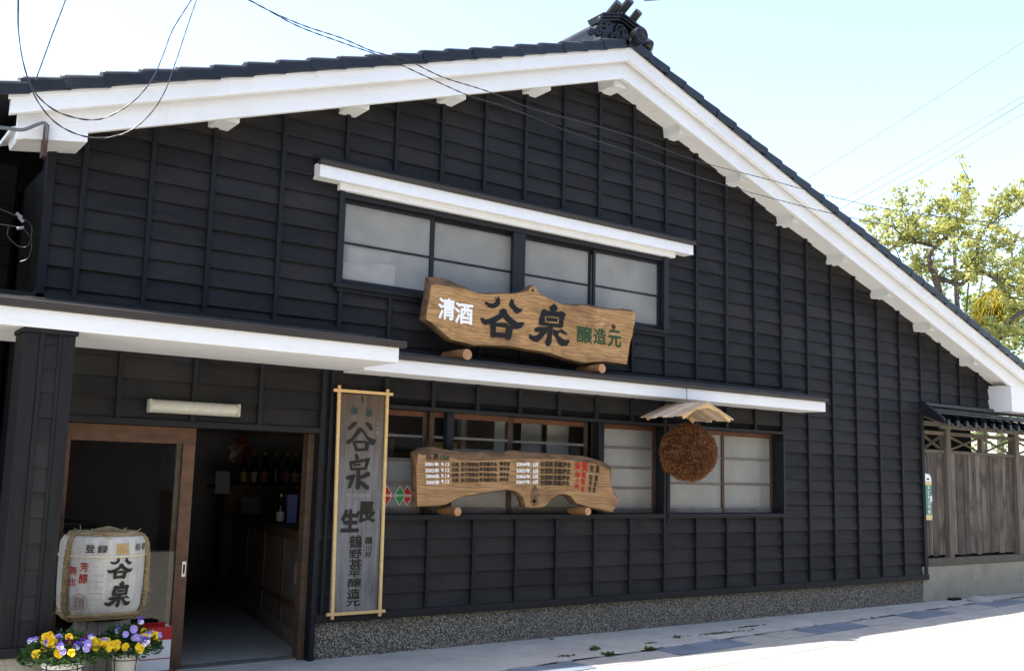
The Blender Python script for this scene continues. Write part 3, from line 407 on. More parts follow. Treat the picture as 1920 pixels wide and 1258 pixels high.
# lapped boards, each row cut into boards of two to five bays
PITCH, Z0 = .1435, .327
rb = random.Random(11); nb = 0
k = 0
while Z0 + k * PITCH < SOF:
    z0 = Z0 + k * PITCH; z1 = z0 + PITCH; k += 1
    for a, b in spans(z0, z1):
        cuts = [a] + [g for g in GX if a + .1 < g < b - .1] + [b]; i = 0
        while i < len(cuts) - 1:
            j = min(len(cuts) - 1, i + rb.choice((3, 4, 5, 6)))
            if len(cuts) - 1 - j == 1: j += 1
            dz = rb.uniform(-.004, .004); za, zb = z0 + dz, z1 + .012 + dz
            for c, d in [(1.985, None), (3.76, None)]: za = max(za, c) if za < c < zb and any(o[3] == c and o[0] < (cuts[i] + cuts[j]) / 2 < o[1] for o in OPEN) else za
            for c in (1.05, 2.925): zb = min(zb, c) if za < c < zb and any(o[2] == c and o[0] < (cuts[i] + cuts[j]) / 2 < o[1] for o in OPEN) else zb
            p = clip_under([(cuts[i] + .001, za), (cuts[j] - .001, za), (cuts[j] - .001, zb), (cuts[i] + .001, zb)], SOF + .05)
            if len(p) >= 3 and max(q[1] for q in p) - min(q[1] for q in p) > .01:
                yf = lambda z: WY - .026 + .022 * (z - za) / (PITCH + .012)
                n = len(p); mb = MB(); warp = rb.uniform(-.0015, .0015)
                mb.add([(x, yf(z) + warp, z) for x, z in p] + [(x, WY + .001, z) for x, z in p], [tuple(range(n)), tuple(range(2 * n - 1, n - 1, -1))] + [(q, q + n, (q + 1) % n + n, (q + 1) % n) for q in range(n)])
                obj('board', mb, M['bwood'], B); nb += 1
            i = j
print('boards', nb)
# battens over the boards
def batten(x, z0, z1, w=.034, t=.046, name='batten'):
    if z1 - z0 < .06: return
    mb = MB(); mb.box(x - w / 2, x + w / 2, WY - t, WY - .002, z0, z1); obj(name, mb, M['bbatten'], B, bevel=.003)
C2T, C1T, WCT = 2.43, 2.54, 3.93
for x in GX:
    if x > XR - .05: continue
    top = gab(x) - .002
    iv = [(.335 if x < 11.78 else 2.42, top)]
    if x < 3.6: iv = [(C1T - .05, top)]
    if 3.62 < x < 9.07: iv = [(.335, 1.05), (1.985, top)]
    if 3.55 < x < 7.25:
        iv = [(.335, 1.05), (1.985, 2.925), (3.76, top)]
        if x < 3.62: iv = [(2.3, 2.925), (3.76, top)]
    if x > 11.78: iv = [(2.42, top)]
    for a, b in iv: batten(x, a, b)
for x in (1.924, 2.45, 2.959): batten(x, 1.765, 2.222)
batten(1.36, C1T - .3, gab(1.36) - .05, .055, .045, 'corner_board')
batten(11.785, .30, 2.45, .06, .05, 'corner_board'); batten(13.63, 2.42, gab(13.63), .05, .045, 'corner_board')
# base beam, foundation, header and posts
mb = MB(); mb.box(3.50, 11.83, WY - .055, WY + .09, .275, .338); obj('base_beam', mb, M['bbeam'], B, bevel=.005)
mb = MB(); mb.box(3.49, 11.73, WY - .012, WY + .15, -.05, .274); obj('foundation', mb, M['pebble'], B)
mb = MB(); mb.box(1.42, 3.50, WY - .05, WY + .09, 1.722, 1.765); obj('door_header', mb, M['bbeam'], B, bevel=.004)
mb = MB(); mb.box(3.455, 3.497, WY - .052, WY + .12, -.02, 2.222); obj('door_post', mb, M['bbatten'], B, bevel=.004)
mb = MB(); mb.box(3.535, 3.565, WY - .045, WY - .02, .339, 2.222); obj('post_strip', mb, M['bbatten'], B, bevel=.003)
mb = MB(); mb.box(3.40, 3.453, WY + .03, WY + .13, -.02, 1.72); obj('door_jamb', mb, M['sash'], B, bevel=.004)
mb = MB(); mb.box(1.335, 1.60, WY, WY + .1, -.02, 2.222); obj('side_wall_post', mb, M['core'], B)
# shell of the building: sides, back, and the floor between the storeys, so that the rooms are dark
mb = MB(); mb.box(1.335, 1.40, WY + .1, 16, -.02, 3.45); obj('side_wall', mb, M['core'], B)
mb = MB(); mb.box(11.72, 11.80, WY + .1, 16, -.02, 3.3); obj('side_wall', mb, M['core'], B)
mb = MB(); mb.prism(clip_under([(1.335, -.02), (13.6, -.02), (13.6, 5.7), (1.335, 5.7)], SOF), 16, 16.1); obj('back_wall', mb, M['core'], B)
mb = MB(); mb.box(1.41, 11.71, WY + .11, 15.9, 2.36, 2.40); obj('ceiling_boards', mb, M['oldwood'], B)

# roof: deck, soffit, barge boards, purlins, verge tiles
YB, YT = WY - .335, WY - .42
XE0, XE1 = 0.99, 14.05                              # eave ends
def band(name, p_bot, p_top, y0, y1, m, x0=XE0, x1=XE1, both=True):
    mb = MB()
    mb.prism([(x0, gab(x0, p_bot)), (RX, p_bot), (RX, p_top), (x0, gab(x0, p_top))], y0, y1)
    obj(name, mb, m, B, bevel=.004)
    mb = MB(); mb.prism([(RX, p_bot), (x1, gab(x1, p_bot)), (x1, gab(x1, p_top)), (RX, p_top)], y0, y1)
    obj(name, mb, m, B, bevel=.004)
band('soffit', SOF, SOF + .03, YB + .04, WY + .12, M['white'], 1.05, 13.98)
band('barge_board', 5.288, 5.50, YB, YB + .045, M['white'], 1.08, 13.95)
band('barge_cap', 5.446, 5.566, YT, YT + .055, M['white'], 1.02, XE1)
band('barge_fillet', 5.540, 5.574, YT - .012, YT + .0, M['white'], 1.0, XE1)
band('roof_deck', 5.575, 5.594, YT - .02, 16.4, M['bbeam'], .95, 14.12)
# boxed eave ends
mb = MB(); mb.prism([(1.10, 3.512), (1.513, 3.576), (1.513, 3.72), (1.076, 3.60)], YB - .003, WY + .001); obj('eave_end', mb, M['white'], B, bevel=.004)
mb = MB(); mb.prism([(13.46, 2.455), (13.93, 2.45), (13.93, gab(13.93, 5.29)), (13.46, gab(13.46, 5.30))], YB - .003, WY + .001); obj('eave_end', mb, M['white'], B, bevel=.004)
for x, side in ((2.50, -1), (3.57, -1), (4.50, -1), (5.435, -1), (6.376, 0), (7.285, 1), (8.205, 1), (9.087, 1), (9.993, 1), (10.862, 1), (11.767, 1), (12.777, 1)):
    hw = .078; zb = gab(x) - (.075 if side else .12)
    poly = [(x - hw, zb), (x + hw, zb), (x + hw, gab(x + hw) + .01), (x - hw, gab(x - hw) + .01)]
    if side == 0: poly = [(x - hw, zb), (x + hw, zb), (x + hw, gab(x + hw) + .01), (RX, SOF + .01), (x - hw, gab(x - hw) + .01)]
    mb = MB(); mb.prism(poly, WY - .255, WY + .05); obj('purlin', mb, M['white'], B, bevel=.004)
# verge tile: hanging flap with a rolled shoulder, tail end lifted over the next tile
def verge_mesh(sgn):
    Ln, n = .295, 7; mb = MB(); prof = [(0, -.020), (.0, .048)] + [(.035 - .035 * math.cos(R(a)), .048 + .030 * math.sin(R(a))) for a in (30, 60, 90)] + [(.16, .066), (.30, .058), (.30, .042), (.16, .05), (.05, .06), (.02, .04), (.02, -.020)]
    vs = []
    for u, lift, grow in ((-Ln / 2, .013, 1.0), (-Ln / 2 + .02, .014, 1.03), (Ln / 2, -.004, .95)):
        vs += [(u, y, z * grow + lift) for y, z in prof]
    k = len(prof)
    fs = [(i * k + j, i * k + (j + 1) % k, (i + 1) * k + (j + 1) % k, (i + 1) * k + j) for i in range(2) for j in range(k)] + [tuple(range(k)), tuple(range(3 * k - 1, 2 * k - 1, -1))]
    mb.add(vs, fs); me = mb.mesh('verge_tile', M['tile']); bm = bmesh.new(); bm.from_mesh(me); bmesh.ops.recalc_face_normals(bm, faces=bm.faces); bm.to_mesh(me); bm.free(); return me
VT = verge_mesh(1); angs = {-1: math.atan(SLL), 1: math.atan(SLR)}; rv = random.Random(3)
for side in (-1, 1):
    s = .10 if side < 0 else -.02; end = (RX - .93 if side < 0 else 14.12 - RX)
    while s < end - .02:
        x = RX + side * (s + .12); z = gab(x, 5.584)
        # local +u points up the slope
        ang = angs[side]
        o = link('verge_tile', VT, B, (x, YT - .045 + rv.uniform(-.006, .006), z + rv.uniform(-.003, .004)))
        if side < 0: o.rotation_euler = (0, -ang + rv.uniform(-.012, .012), rv.uniform(-.01, .01))
        else:
            o.scale = (-1, 1, 1); o.rotation_euler = (0, ang + rv.uniform(-.012, .012), rv.uniform(-.01, .01))
        s += .2455
# field of the roof behind the verge: rolled pantile courses
def field(side):
    mb = MB(); n = 46; rows = 34; vs = []
    for r in range(rows):
        s0 = .05 + r * .25
        for e in (0, 1):
            s = s0 + e * .255; x = RX + side * s
            if s > (RX - .93 if side < 0 else 14.12 - RX) + .05: continue
            for j in range(n + 1):
                y = YT + .24 + j * (16.3 - YT - .24) / n
                vs.append((x, y, gab(x, 5.625) + .022 * math.sin(j * 2.2) + (.028 if e else 0)))
    k = n + 1; m = len(vs) // k
    mb.add(vs, [(i * k + j, i * k + j + 1, (i + 1) * k + j + 1, (i + 1) * k + j) for i in range(m - 1) for j in range(n)])
    obj('roof_tiles', mb, M['tile'], B, smooth=False)
field(-1); field(1)
# ridge with the end ornament
RO = link('ridge_ornament', None, B); RO['label'] = 'dark glazed ridge-end ornament with scrolls and three projecting rolls'; RO['_org'] = [0, 0, 0]
def sub(name, mb, m, parent, **k):
    o = obj(name, mb, m, None, **k); o.parent = parent; return o
RO.matrix_parent_inverse = Matrix.Translation(-Vector(B['_org']))
oy = 6.98; cx = 6.275
mb = MB()
for i in range(4):
    hw = .19 - .025 * i; mb.box(cx - hw, cx + hw, oy + .12, 16.3, 5.60 + i * .055, 5.65 + i * .055)
sub('ridge_course', mb, M['tile'], RO)
mb = MB(); mb.tube([(cx, oy + .05, 5.86), (cx, 16.3, 5.86)], .085, 12); sub('ridge_roll', mb, M['tile'], RO, smooth=True)
mb = MB(); mb.prism([(cx - .23, 5.60), (cx + .23, 5.60), (cx + .20, 5.72), (cx + .19, 5.83), (cx, 5.885), (cx - .19, 5.83), (cx - .20, 5.72)], oy, oy + .12); sub('ornament_plate', mb, M['tile'], RO, bevel=.012)
mb = MB()
for d, z in ((.0, 5.825), (.02, 5.850), (.035, 5.875)):
    for sg in (-1, 1): mb.obox((cx + sg * .12, oy + .04, z), (.135, 0, -sg * .040), (0, .085 + d, 0), (sg * .003, 0, .011))
sub('ornament_cap', mb, M['tile'], RO, bevel=.004)
for a, zb, ln in ((-.12, 5.8505, .22), (.02, 5.915, .24), (.155, 5.850, .20)):
    mb = MB(); mb.tube([(cx + a - .01, oy + .18, zb - .02), (cx + a, oy + .02, zb + .02), (cx + a + .01, oy - ln * .62, zb + .115)], [.045, .045, .042], 12); sub('ornament_roll', mb, M['tile'], RO, smooth=True)
def scroll(x, y, z, r, th, turns=1.6):
    mb = MB(); pts = []; rad = []
    for i in range(28):
        t = i / 27; a = t * turns * 2 * math.pi; q = r * (1 - .78 * t); pts.append((x + q * math.cos(a), y - .012 * t, z + q * math.sin(a))); rad.append(th * (1 - .4 * t))
    mb.tube(pts, rad, 8); return mb
for x, z, r, th in ((cx - .205, 5.775, .062, .028), (cx - .27, 5.665, .052, .024), (cx + .02, 5.755, .075, .015), (cx - .06, 5.67, .05, .018), (cx + .22, 5.79, .055, .022), (cx - .36, 5.635, .035, .018), (cx + .10, 5.665, .045, .016)):
    sub('scroll', scroll(x, oy - .012, z, r, th), M['tile'], RO, smooth=True)
for x, z, y in ((6.385, 5.675, YT - .10), (6.53, 5.67, oy - .05)):
    mb = MB(); k = 20
    prof = [(.0, .035), (.035, .03), (.05, .018), (.062, .030), (.078, .030), (.080, .012), (.080, -.05), (0, -.05)]
    vs = [(x + r * math.cos(2 * math.pi * j / k), y - d, z + r * math.sin(2 * math.pi * j / k)) for r, d in prof for j in range(k)]
    mb.add(vs, [(i * k + j, i * k + (j + 1) % k, (i + 1) * k + (j + 1) % k, (i + 1) * k + j) for i in range(len(prof) - 1) for j in range(k)])
    sub('roundel', mb, M['tile'], RO, smooth=True)
mb = MB(); mb.tube([(6.58, oy + .02, 5.665), (6.58, oy - .10, 5.665), (6.58, oy - .16, 5.665)], [.08, .08, .03], 14); sub('end_roll', mb, M['tile'], RO, smooth=True)

# canopies: white fascia and soffit with a stepped dark metal roof
def canopy(x0, x1, o, zb, zt, zw, label, over=.03, beam=None):
    cp = link('canopy', None, B); cp.matrix_parent_inverse = Matrix.Translation(-Vector(B['_org'])); cp['label'] = label
    y0 = WY - o
    mb = MB(); mb.box(x0, x1, y0, y0 + .03, zb, zt); sub('fascia', mb, M['white'], cp, bevel=.004)
    mb = MB(); mb.box(x0 + .001, x1 - .001, y0 + .0301, WY - .003, zb + .002, zb + .02); sub('soffit', mb, M['white'], cp)
    mb = MB(); mb.prism([(x0 + .002, zb + .02), (x0 + .03, zb + .02), (x0 + .03, zt + .02), (x0 + .002, zt + .02)], y0 + .0302, WY - .02); sub('end_board', mb, M['white'], cp)
    mb = MB(); mb.prism([(x1 - .03, zb + .02), (x1 - .002, zb + .02), (x1 - .002, zt + .02), (x1 - .03, zt + .02)], y0 + .0302, WY - .02); sub('end_board', mb, M['white'], cp)
    mb = MB(); mb.box(x0 - .008, x1 + over, y0 - .028, y0 + .03, zt + .001, zt + .036); sub('roof_edge', mb, M['edge'], cp, bevel=.003)
    steps = 4 if o > .3 else 2
    for i in range(steps):
        ya, yb_ = y0 - .022 + (o + .02) * i / steps, y0 - .022 + (o + .02) * (i + 1) / steps
        za, zb2 = zt + .038 + (zw - zt - .05) * i / steps, zt + .034 + (zw - zt - .05) * (i + 1) / steps
        mb = MB(); mb.xprism([(ya, za), (yb_ + .02, zb2), (yb_ + .02, zb2 + .006), (ya, za + .009), (ya - .004, za + .003)], x0 - .008, x1 + over); sub('roof_sheet', mb, M['metal'], cp)
    mb = MB(); mb.box(x0, x1 + over * .5, WY - .045, WY - .015, zw - .02, zw + .012); sub('flashing', mb, M['bbeam'], cp)
    if beam:
        mb = MB(); mb.box(beam[0], beam[1], WY - .075, WY - .0205, beam[2], zb + .0015); sub('beam', mb, M['white'], cp, bevel=.003)
    return cp
canopy(.55, 3.636, .92, 2.228, 2.338, 2.555, 'deep white canopy over the shop entrance', .05)
canopy(3.645, 9.36, .38, 2.212, 2.320, 2.445, 'long shallow white canopy over the shop windows', .02)
canopy(3.30, 7.53, .135, 3.743, 3.845, 3.94, 'narrow white canopy over the upper window', .01, (3.51, 7.33, 3.692))

# windows ------------------------------------------------------------
def window(label): 
    o = link('window', None, B); o.matrix_parent_inverse = Matrix.Translation(-Vector(B['_org'])); o['label'] = label; return o
UW = window('wide four-pane upper window of frosted glass in black frames')
def bx(name, x0, x1, y0, y1, z0, z1, m, par, bev=.003):
    mb = MB(); mb.box(x0, x1, y0, y1, z0, z1); return sub(name, mb, m, par, bevel=bev)
F = M['blackframe']
bx('frame', 3.53, 3.575, WY - .045, WY + .08, 2.93, 3.70, F, UW); bx('frame', 7.20, 7.27, WY - .045, WY + .08, 2.93, 3.70, F, UW)
bx('frame', 3.576, 7.199, WY - .03, WY + .08, 3.645, 3.69, F, UW); bx('sill', 3.50, 7.285, WY - .06, WY + .08, 2.895, 2.928, M['bbeam'], UW)
bx('lower_trim', 3.54, 7.27, WY - .045, WY - .021, 2.862, 2.894, M['bbatten'], UW)
for i, (a, b) in enumerate(((3.585, 4.465), (4.466, 5.36), (5.361, 6.295), (6.296, 7.195))):
    y = WY + (.015 if i in (0, 3) else .045)
    bx('stile', a, a + .03, y, y + .028, 2.93, 3.644, F, UW); bx('stile', b - .03, b, y, y + .028, 2.93, 3.644, F, UW)
    bx('rail', a + .0305, b - .0305, y, y + .028, 2.93, 2.982, F, UW); bx('rail', a + .0305, b - .0305, y, y + .028, 3.612, 3.644, F, UW); bx('glazing_bar', a + .0305, b - .0305, y + .002, y + .026, 3.274, 3.292, F, UW)
    for z0, z1 in ((2.9825, 3.2735), (3.2925, 3.6115)):
        mb = MB(); mb.add([(a + .03, y + .014, z0), (b - .03, y + .014, z0), (b - .03, y + .014, z1), (a + .03, y + .014, z1)], [(0, 1, 2, 3)]); sub('pane', mb, M['frost'], UW)
bx('meeting_post', 5.30, 5.44, WY - .02, WY + .012, 2.93, 3.644, F, UW)
mb = MB(); mb.box(3.58, 7.19, WY + .30, WY + .31, 2.93, 3.66); sub('blind', mb, M['blind'], UW)
# second-storey dark room behind the blind
mb = MB(); mb.box(3.4, 7.4, WY + .5, WY + .55, 2.5, 4.2); sub('room_screen', mb, M['core'], UW)
# lower windows
OFF = .13
def casement(w_, x0, x1, z0, z1, y, panes, bars, wood, barw, st=.045):
    bx('stile', x0, x0 + st, y, y + .03, z0, z1, wood, w_); bx('stile', x1 - st, x1, y, y + .03, z0, z1, wood, w_)
    bx('rail', x0 + st + .0005, x1 - st - .0005, y, y + .03, z0, z0 + .05, barw, w_); bx('rail', x0 + st + .0005, x1 - st - .0005, y, y + .03, z1 - .045, z1, M['sashred'], w_)
    zz = [z0 + .05] + bars + [z1 - .045]
    for b_ in bars: bx('glazing_bar', x0 + st + .0005, x1 - st - .0005, y + .003, y + .027, b_ - .011, b_ + .011, barw, w_)
    for i in range(len(zz) - 1):
        a = zz[i] + (.0112 if i else .0002); b = zz[i + 1] - (.0112 if i < len(zz) - 2 else .0002)
        mb = MB(); mb.add([(x0 + st, y + .015, a), (x1 - st, y + .015, a), (x1 - st, y + .015, b), (x0 + st, y + .015, b)], [(0, 1, 2, 3)]); sub('pane', mb, M[panes[i]], w_)
MW = window('long lower window of brown wooden sashes behind the carved slab')
yb = WY + OFF
ZB, ZT = 1.095, 1.955
bar3 = [1.345, 1.535, 1.738]
casement(MW, 3.62, 4.53, ZB, ZT, yb - .02, ['frostw', 'frostw', 'glass', 'glass'], [1.345, 1.545, 1.742], M['sash'], M['sashgrey'])
casement(MW, 4.535, 5.41, ZB, ZT, yb - .055, ['frostw', 'frostw', 'glass', 'glass'], [1.345, 1.64, 1.742], M['sash'], M['sashgrey'])
casement(MW, 5.40, 6.34, ZB, ZT, yb - .02, ['frostw', 'frostw', 'glass', 'glass'], bar3, M['sash'], M['sashgrey'])
casement(MW, 6.40, 7.25, ZB, ZT, yb - .02, ['frostw'] * 4, [1.336, 1.535, 1.729], M['sash'], M['sashgrey'])
bx('mullion', 4.665, 4.735, WY + .005, WY + .06, ZB, ZT, M['bbatten'], MW); bx('mullion', 6.375, 6.445, WY - .01, WY + .08, ZB, ZT, M['bbatten'], MW)
bx('sill', 4.055, 7.215, WY - .06, WY + .16, 1.052, 1.094, M['bbeam'], MW); bx('sill', 7.275, 9.09, WY - .055, WY + .16, 1.05, 1.092, M['bbeam'], MW)
bx('header', 4.055, 9.10, WY - .055, WY + .16, 1.956, 1.986, M['bbeam'], MW)
bx('reveal', 7.2505, 7.258, WY - .02, WY + .16, 1.095, 1.955, M['blackframe'], MW); bx('post', 7.2585, 7.30, WY - .045, WY + .16, 1.0, 1.955, M['bbatten'], MW); bx('post_strip', 7.205, 7.236, WY - .052, WY - .021, 1.02, 2.20, M['bbatten'], MW)
RW = window('two-sash lower window beside the hanging cedar ball')
casement(RW, 7.305, 8.225, ZB, ZT, yb - .055, ['frostw'] * 3, [1.396, 1.67], M['sash'], M['sashgrey'], .04)
casement(RW, 8.20, 9.055, ZB, ZT, yb - .02, ['frostw'] * 3, [1.40, 1.667], M['sash'], M['sashgrey'], .035)
bx('reveal', 9.0555, 9.078, WY - .045, WY + .16, 1.02, 1.955, M['blackframe'], RW)
# blinds and the dim room behind the lower windows
bx('blind', 6.45, 7.02, yb + .06, yb + .065, 1.10, 1.95, M['blind'], MW, 0); bx('blind', 7.32, 8.93, yb + .06, yb + .065, 1.10, 1.95, M['blind'], RW, 0)
bx('inner_board', 4.4, 6.4, yb + 1.2, yb + 1.25, 1.0, 1.62, M['oldwood'], MW, 0)
for nm, a, b, y_, z0, z1, mm in (('curtain', 5.50, 5.62, .35, 1.3, 1.95, 'paper'), ('curtain', 5.78, 6.02, .30, 1.25, 1.95, 'plaster'), ('curtain', 6.06, 6.33, .26, 1.25, 1.95, 'blind'), ('inner_shelf', 4.75, 5.15, .45, 1.60, 1.72, 'pine'), ('inner_cloth', 3.7, 4.45, .40, 1.55, 1.80, 'oldwood')):
    bx(nm, a, b, yb + y_, yb + y_ + .01, z0, z1, M[mm], MW, 0)
bx('inner_post', 5.22, 5.28, yb + .5, yb + .56, 1.1, 2.3, M['plaster'], MW, 0)

# sliding door -------------------------------------------------------
SD = link('sliding_door', None, B); SD.matrix_parent_inverse = Matrix.Translation(-Vector(B['_org'])); SD['label'] = 'brown framed sliding glass door'
DW = M['doorwood']; yd = WY + .075
bx('top_rail', 1.605, 2.525, yd, yd + .036, 1.602, 1.72, DW, SD); bx('stile', 2.435, 2.525, yd, yd + .036, .022, 1.6015, DW, SD); bx('stile', 1.605, 1.66, yd, yd + .036, .022, 1.6015, DW, SD); bx('bottom_rail', 1.6605, 2.4345, yd, yd + .036, .022, .12, DW, SD)
mb = MB(); mb.add([(1.66, yd + .018, .12), (2.435, yd + .018, .12), (2.435, yd + .018, 1.602), (1.66, yd + .018, 1.602)], [(0, 1, 2, 3)]); sub('pane', mb, M['glass'], SD)
mb = MB(); mb.box(2.483, 2.513, yd - .006, yd + .0, .652, .762); sub('handle', mb, M['alu'], SD, bevel=.003)
mb = MB(); mb.box(2.491, 2.505, yd - .0075, yd - .005, .675, .74); sub('finger_pull', mb, M['t_black'], SD)
mb = MB(); mb.box(1.42, 3.45, yd - .03, yd + .10, -.01, .012); sub('threshold', mb, M['alu'], SD)
# second leaf slid behind the first
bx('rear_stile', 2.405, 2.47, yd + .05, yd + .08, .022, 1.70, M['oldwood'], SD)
bx('dark_pane_backing', 1.62, 2.42, yd + .42, yd + .425, .3, 1.7, M['core'], SD, 0)  # dark sheet added behind the pane, its black standing in for the unlit room

# porch pillar -------------------------------------------------------
PL = link('porch_pillar', None, B); PL.matrix_parent_inverse = Matrix.Translation(-Vector(B['_org'])); PL['label'] = 'black boarded square pillar under the entrance canopy'
py = WY - .90
mb = MB(); mb.box(1.145, 1.412, py + .012, py + .26, .34, 2.227); sub('shaft', mb, M['core'], PL)
for a, b in ((1.137, 1.222), (1.345, 1.42)): bx('stile', a, b, py - .004, py + .27, .40, 2.20, M['pillarw'], PL, .004)
for a, b in ((1.2225, 1.248), (1.325, 1.3445)): bx('strip', a, b, py - .010, py + .02, .40, 2.20, M['pillarw'], PL, .003)
z = .402; k = 0
while z < 2.19:
    z1 = min(z + .145, 2.199)
    mb = MB(); mb.add([(1.2485, py - .006, z), (1.3245, py - .006, z), (1.3245, py + .004, z1), (1.2485, py + .004, z1), (1.2485, py + .015, z), (1.3245, py + .015, z), (1.3245, py + .015, z1), (1.2485, py + .015, z1)], [(0, 1, 2, 3), (7, 6, 5, 4), (0, 4, 5, 1), (1, 5, 6, 2), (2, 6, 7, 3), (3, 7, 4, 0)])
    sub('board', mb, M['bwood'], PL); z += .145
bx('cap', 1.128, 1.432, py - .018, py + .28, 2.2005, 2.227, M['bbeam'], PL); bx('foot_rail', 1.128, 1.432, py - .014, py + .28, .345, .3995, M['bbeam'], PL)
bx('foot_stone', 1.15, 1.41, py + .01, py + .26, -.01, .3445, M['fbase'], PL, .01)

# interior of the shop ------------------------------------------------
IN = [link(n, None, B) for n in ('shop_room',)][0]; IN.matrix_parent_inverse = Matrix.Translation(-Vector(B['_org'])); IN['label'] = 'dim shop room seen through the doorway'
bx('floor', 1.41, 11.7, WY + .19, 12.4, -.03, .0, M['floor'], IN, 0); bx('rear_wall', 1.41, 11.7, 12.4, 12.45, 0, 2.36, M['plaster'], IN, 0)
bx('partition', 1.41, 3.6, 11.0, 11.05, 0, 2.36, M['core'], IN, 0); bx('lintel_shelf', 3.5, 6.2, 11.55, 11.6, 1.83, 1.87, M['oldwood'], IN, 0)
# ------------------------------------------------------------------ lettering
_glyph = {}
def glyph(ch, bold):
    key = (ch, bold)
    if key not in _glyph:
        cu = bpy.data.curves.new('glyph', 'FONT'); cu.body = ch; cu.size = 1; cu.offset = bold; cu.resolution_u = 3; cu.fill_mode = 'FRONT'
        o = bpy.data.objects.new('glyph', cu); C.objects.link(o); bpy.context.view_layer.update()
        me = bpy.data.meshes.new_from_object(o.evaluated_get(bpy.context.evaluated_depsgraph_get()))
        bpy.data.objects.remove(o, do_unlink=True)
        vs = [tuple(v.co) for v in me.vertices]; fs = [tuple(p.vertices) for p in me.polygons]
        xs = [v[0] for v in vs]; ys = [v[1] for v in vs]; x0, x1, y0, y1 = min(xs), max(xs), min(ys), max(ys)
        _glyph[key] = ([((v[0] - x0) / (x1 - x0) - .5, (v[1] - y0) / (y1 - y0) - .5) for v in vs], fs); bpy.data.meshes.remove(me)
    return _glyph[key]
def put_text(mb, ch, cx, cz, w_, h, bold, y, place=None):   # heavier brush weight by laying shifted prints over one another
    vs, fs = glyph(ch, 0); b = bold * .62 / max(1, len(ch) * .55); bv = bold * .62
    place = place or (lambda u, v, i: (cx + u * w_, y - .00012 * i, cz + v * h))
    dirs = [(0, 0)] if bold < .008 else [(math.cos(q * math.pi / 4), math.sin(q * math.pi / 4)) for q in range(8)]
    for i, (du, dv_) in enumerate(dirs): mb.add([place(u * (1 - 2 * b) + du * b, v * (1 - 2 * bv) + dv_ * bv, i) for u, v in vs], fs)
def lettering(parent, items, y, name='lettering', place=None):
    by = {}
    for s, c, cx, cz, w_, h, b in items: put_text(by.setdefault(c, MB()), s, cx, cz, w_, h, b, y, place)
    for c, mb in by.items(): obj(name, mb, M['t_' + c], parent, fix=False)
def strokes(parent, polys, y, m, name='lettering'):
    mb = MB()
    for i, p in enumerate(polys): mb.add([(x, y - .0006 * i, z) for x, z in p], [tuple(range(len(p)))])
    me = mb.mesh(name, m); bm = bmesh.new(); bm.from_mesh(me); bmesh.ops.triangulate(bm, faces=bm.faces); bm.to_mesh(me); bm.free(); link(name, me, parent)

# ------------------------------------------------------------------ carved timber slabs
def slab(root, outline, yf, thick, face_m, seed):
    rs = random.Random(seed); P = [(x, z) for x, z, i in outline]; n = len(P)
    area = sum(P[i][0] * P[(i + 1) % n][1] - P[(i + 1) % n][0] * P[i][1] for i in range(n)); sg = 1 if area > 0 else -1
    def nor(i):
        a, b = P[i - 1], P[(i + 1) % n]; dx, dz = b[0] - a[0], b[1] - a[1]; l = math.hypot(dx, dz) or 1; return (sg * dz / l, -sg * dx / l)
    nn = [nor(i) for i in range(n)]
    face = [(P[i][0] - nn[i][0] * outline[i][2], yf, P[i][1] - nn[i][1] * outline[i][2]) for i in range(n)]
    mb = MB(); mb.add(face, [tuple(range(n))]); me = mb.mesh('face', face_m); bm = bmesh.new(); bm.from_mesh(me)
    bmesh.ops.triangulate(bm, faces=bm.faces); bmesh.ops.recalc_face_normals(bm, faces=bm.faces)
    if bm.faces and sum(f.normal.y * f.calc_area() for f in bm.faces) > 0: bmesh.ops.reverse_faces(bm, faces=bm.faces)
    bm.to_mesh(me); bm.free(); link('face', me, root)
    rings = [face]
    for t, g in ((.12, .0), (.45, .004), (.8, -.004), (1, -.03)):
        rings.append([(P[i][0] + nn[i][0] * (g + rs.uniform(-.003, .003)), yf + thick * t + (outline[i][2] * .25 if t < .5 else 0), P[i][1] + nn[i][1] * (g + rs.uniform(-.003, .003))) for i in range(n)])
    mb = MB(); mb.add([p for r in rings for p in r], [(k * n + i, k * n + (i + 1) % n, (k + 1) * n + (i + 1) % n, (k + 1) * n + i) for k in range(len(rings) - 1) for i in range(n)] + [tuple(range((len(rings) - 1) * n, len(rings) * n))])
    obj('bark_edge', mb, M['bark'], root, smooth=True)
def knot(root, x, y, z, r, name='knot_hole'):
    mb = MB(); k = 14; vs = []
    for rr_, d in ((1.5, -.001), (1.05, -.006), (.9, .0), (.55, .002)):
        vs += [(x + r * rr_ * (1 + .12 * math.sin(3 * j)) * math.cos(2 * math.pi * j / k), y - .002 + d, z + r * rr_ * math.sin(2 * math.pi * j / k)) for j in range(k)]
    mb.add(vs, [(i * k + j, i * k + (j + 1) % k, (i + 1) * k + (j + 1) % k, (i + 1) * k + j) for i in range(3) for j in range(k)], 0); mb.add([vs[3 * k + j] for j in range(k)], [tuple(range(k))], 1)
    link(name, mb.mesh(name, [M['bark'], M['t_black']]), root)
yU = WY - .27
US = thing('carved_name_board', (5.5, yU, 2.46), 'live-edge timber name board with large black brush characters on the canopy', 'sign')
slab(US, UPPER_SLAB, yU, .13, M['slab'], 2)
lettering(US, UPPER_TEXT, yU - .004); strokes(US, TANI_BIG, yU - .003, M['t_black']); strokes(US, IZUMI_BIG, yU - .003, M['t_black'])
knot(US, KN[0], yU, KN[1], .018); knot(US, KN[2], yU - .004, KN[3], .009); knot(US, KN[4], yU, KN[5], .010)
yL = WY - .17
LS = thing('award_board', (5.3, yL, 1.10), 'live-edge timber award board with rows of small white, black and red writing', 'sign')
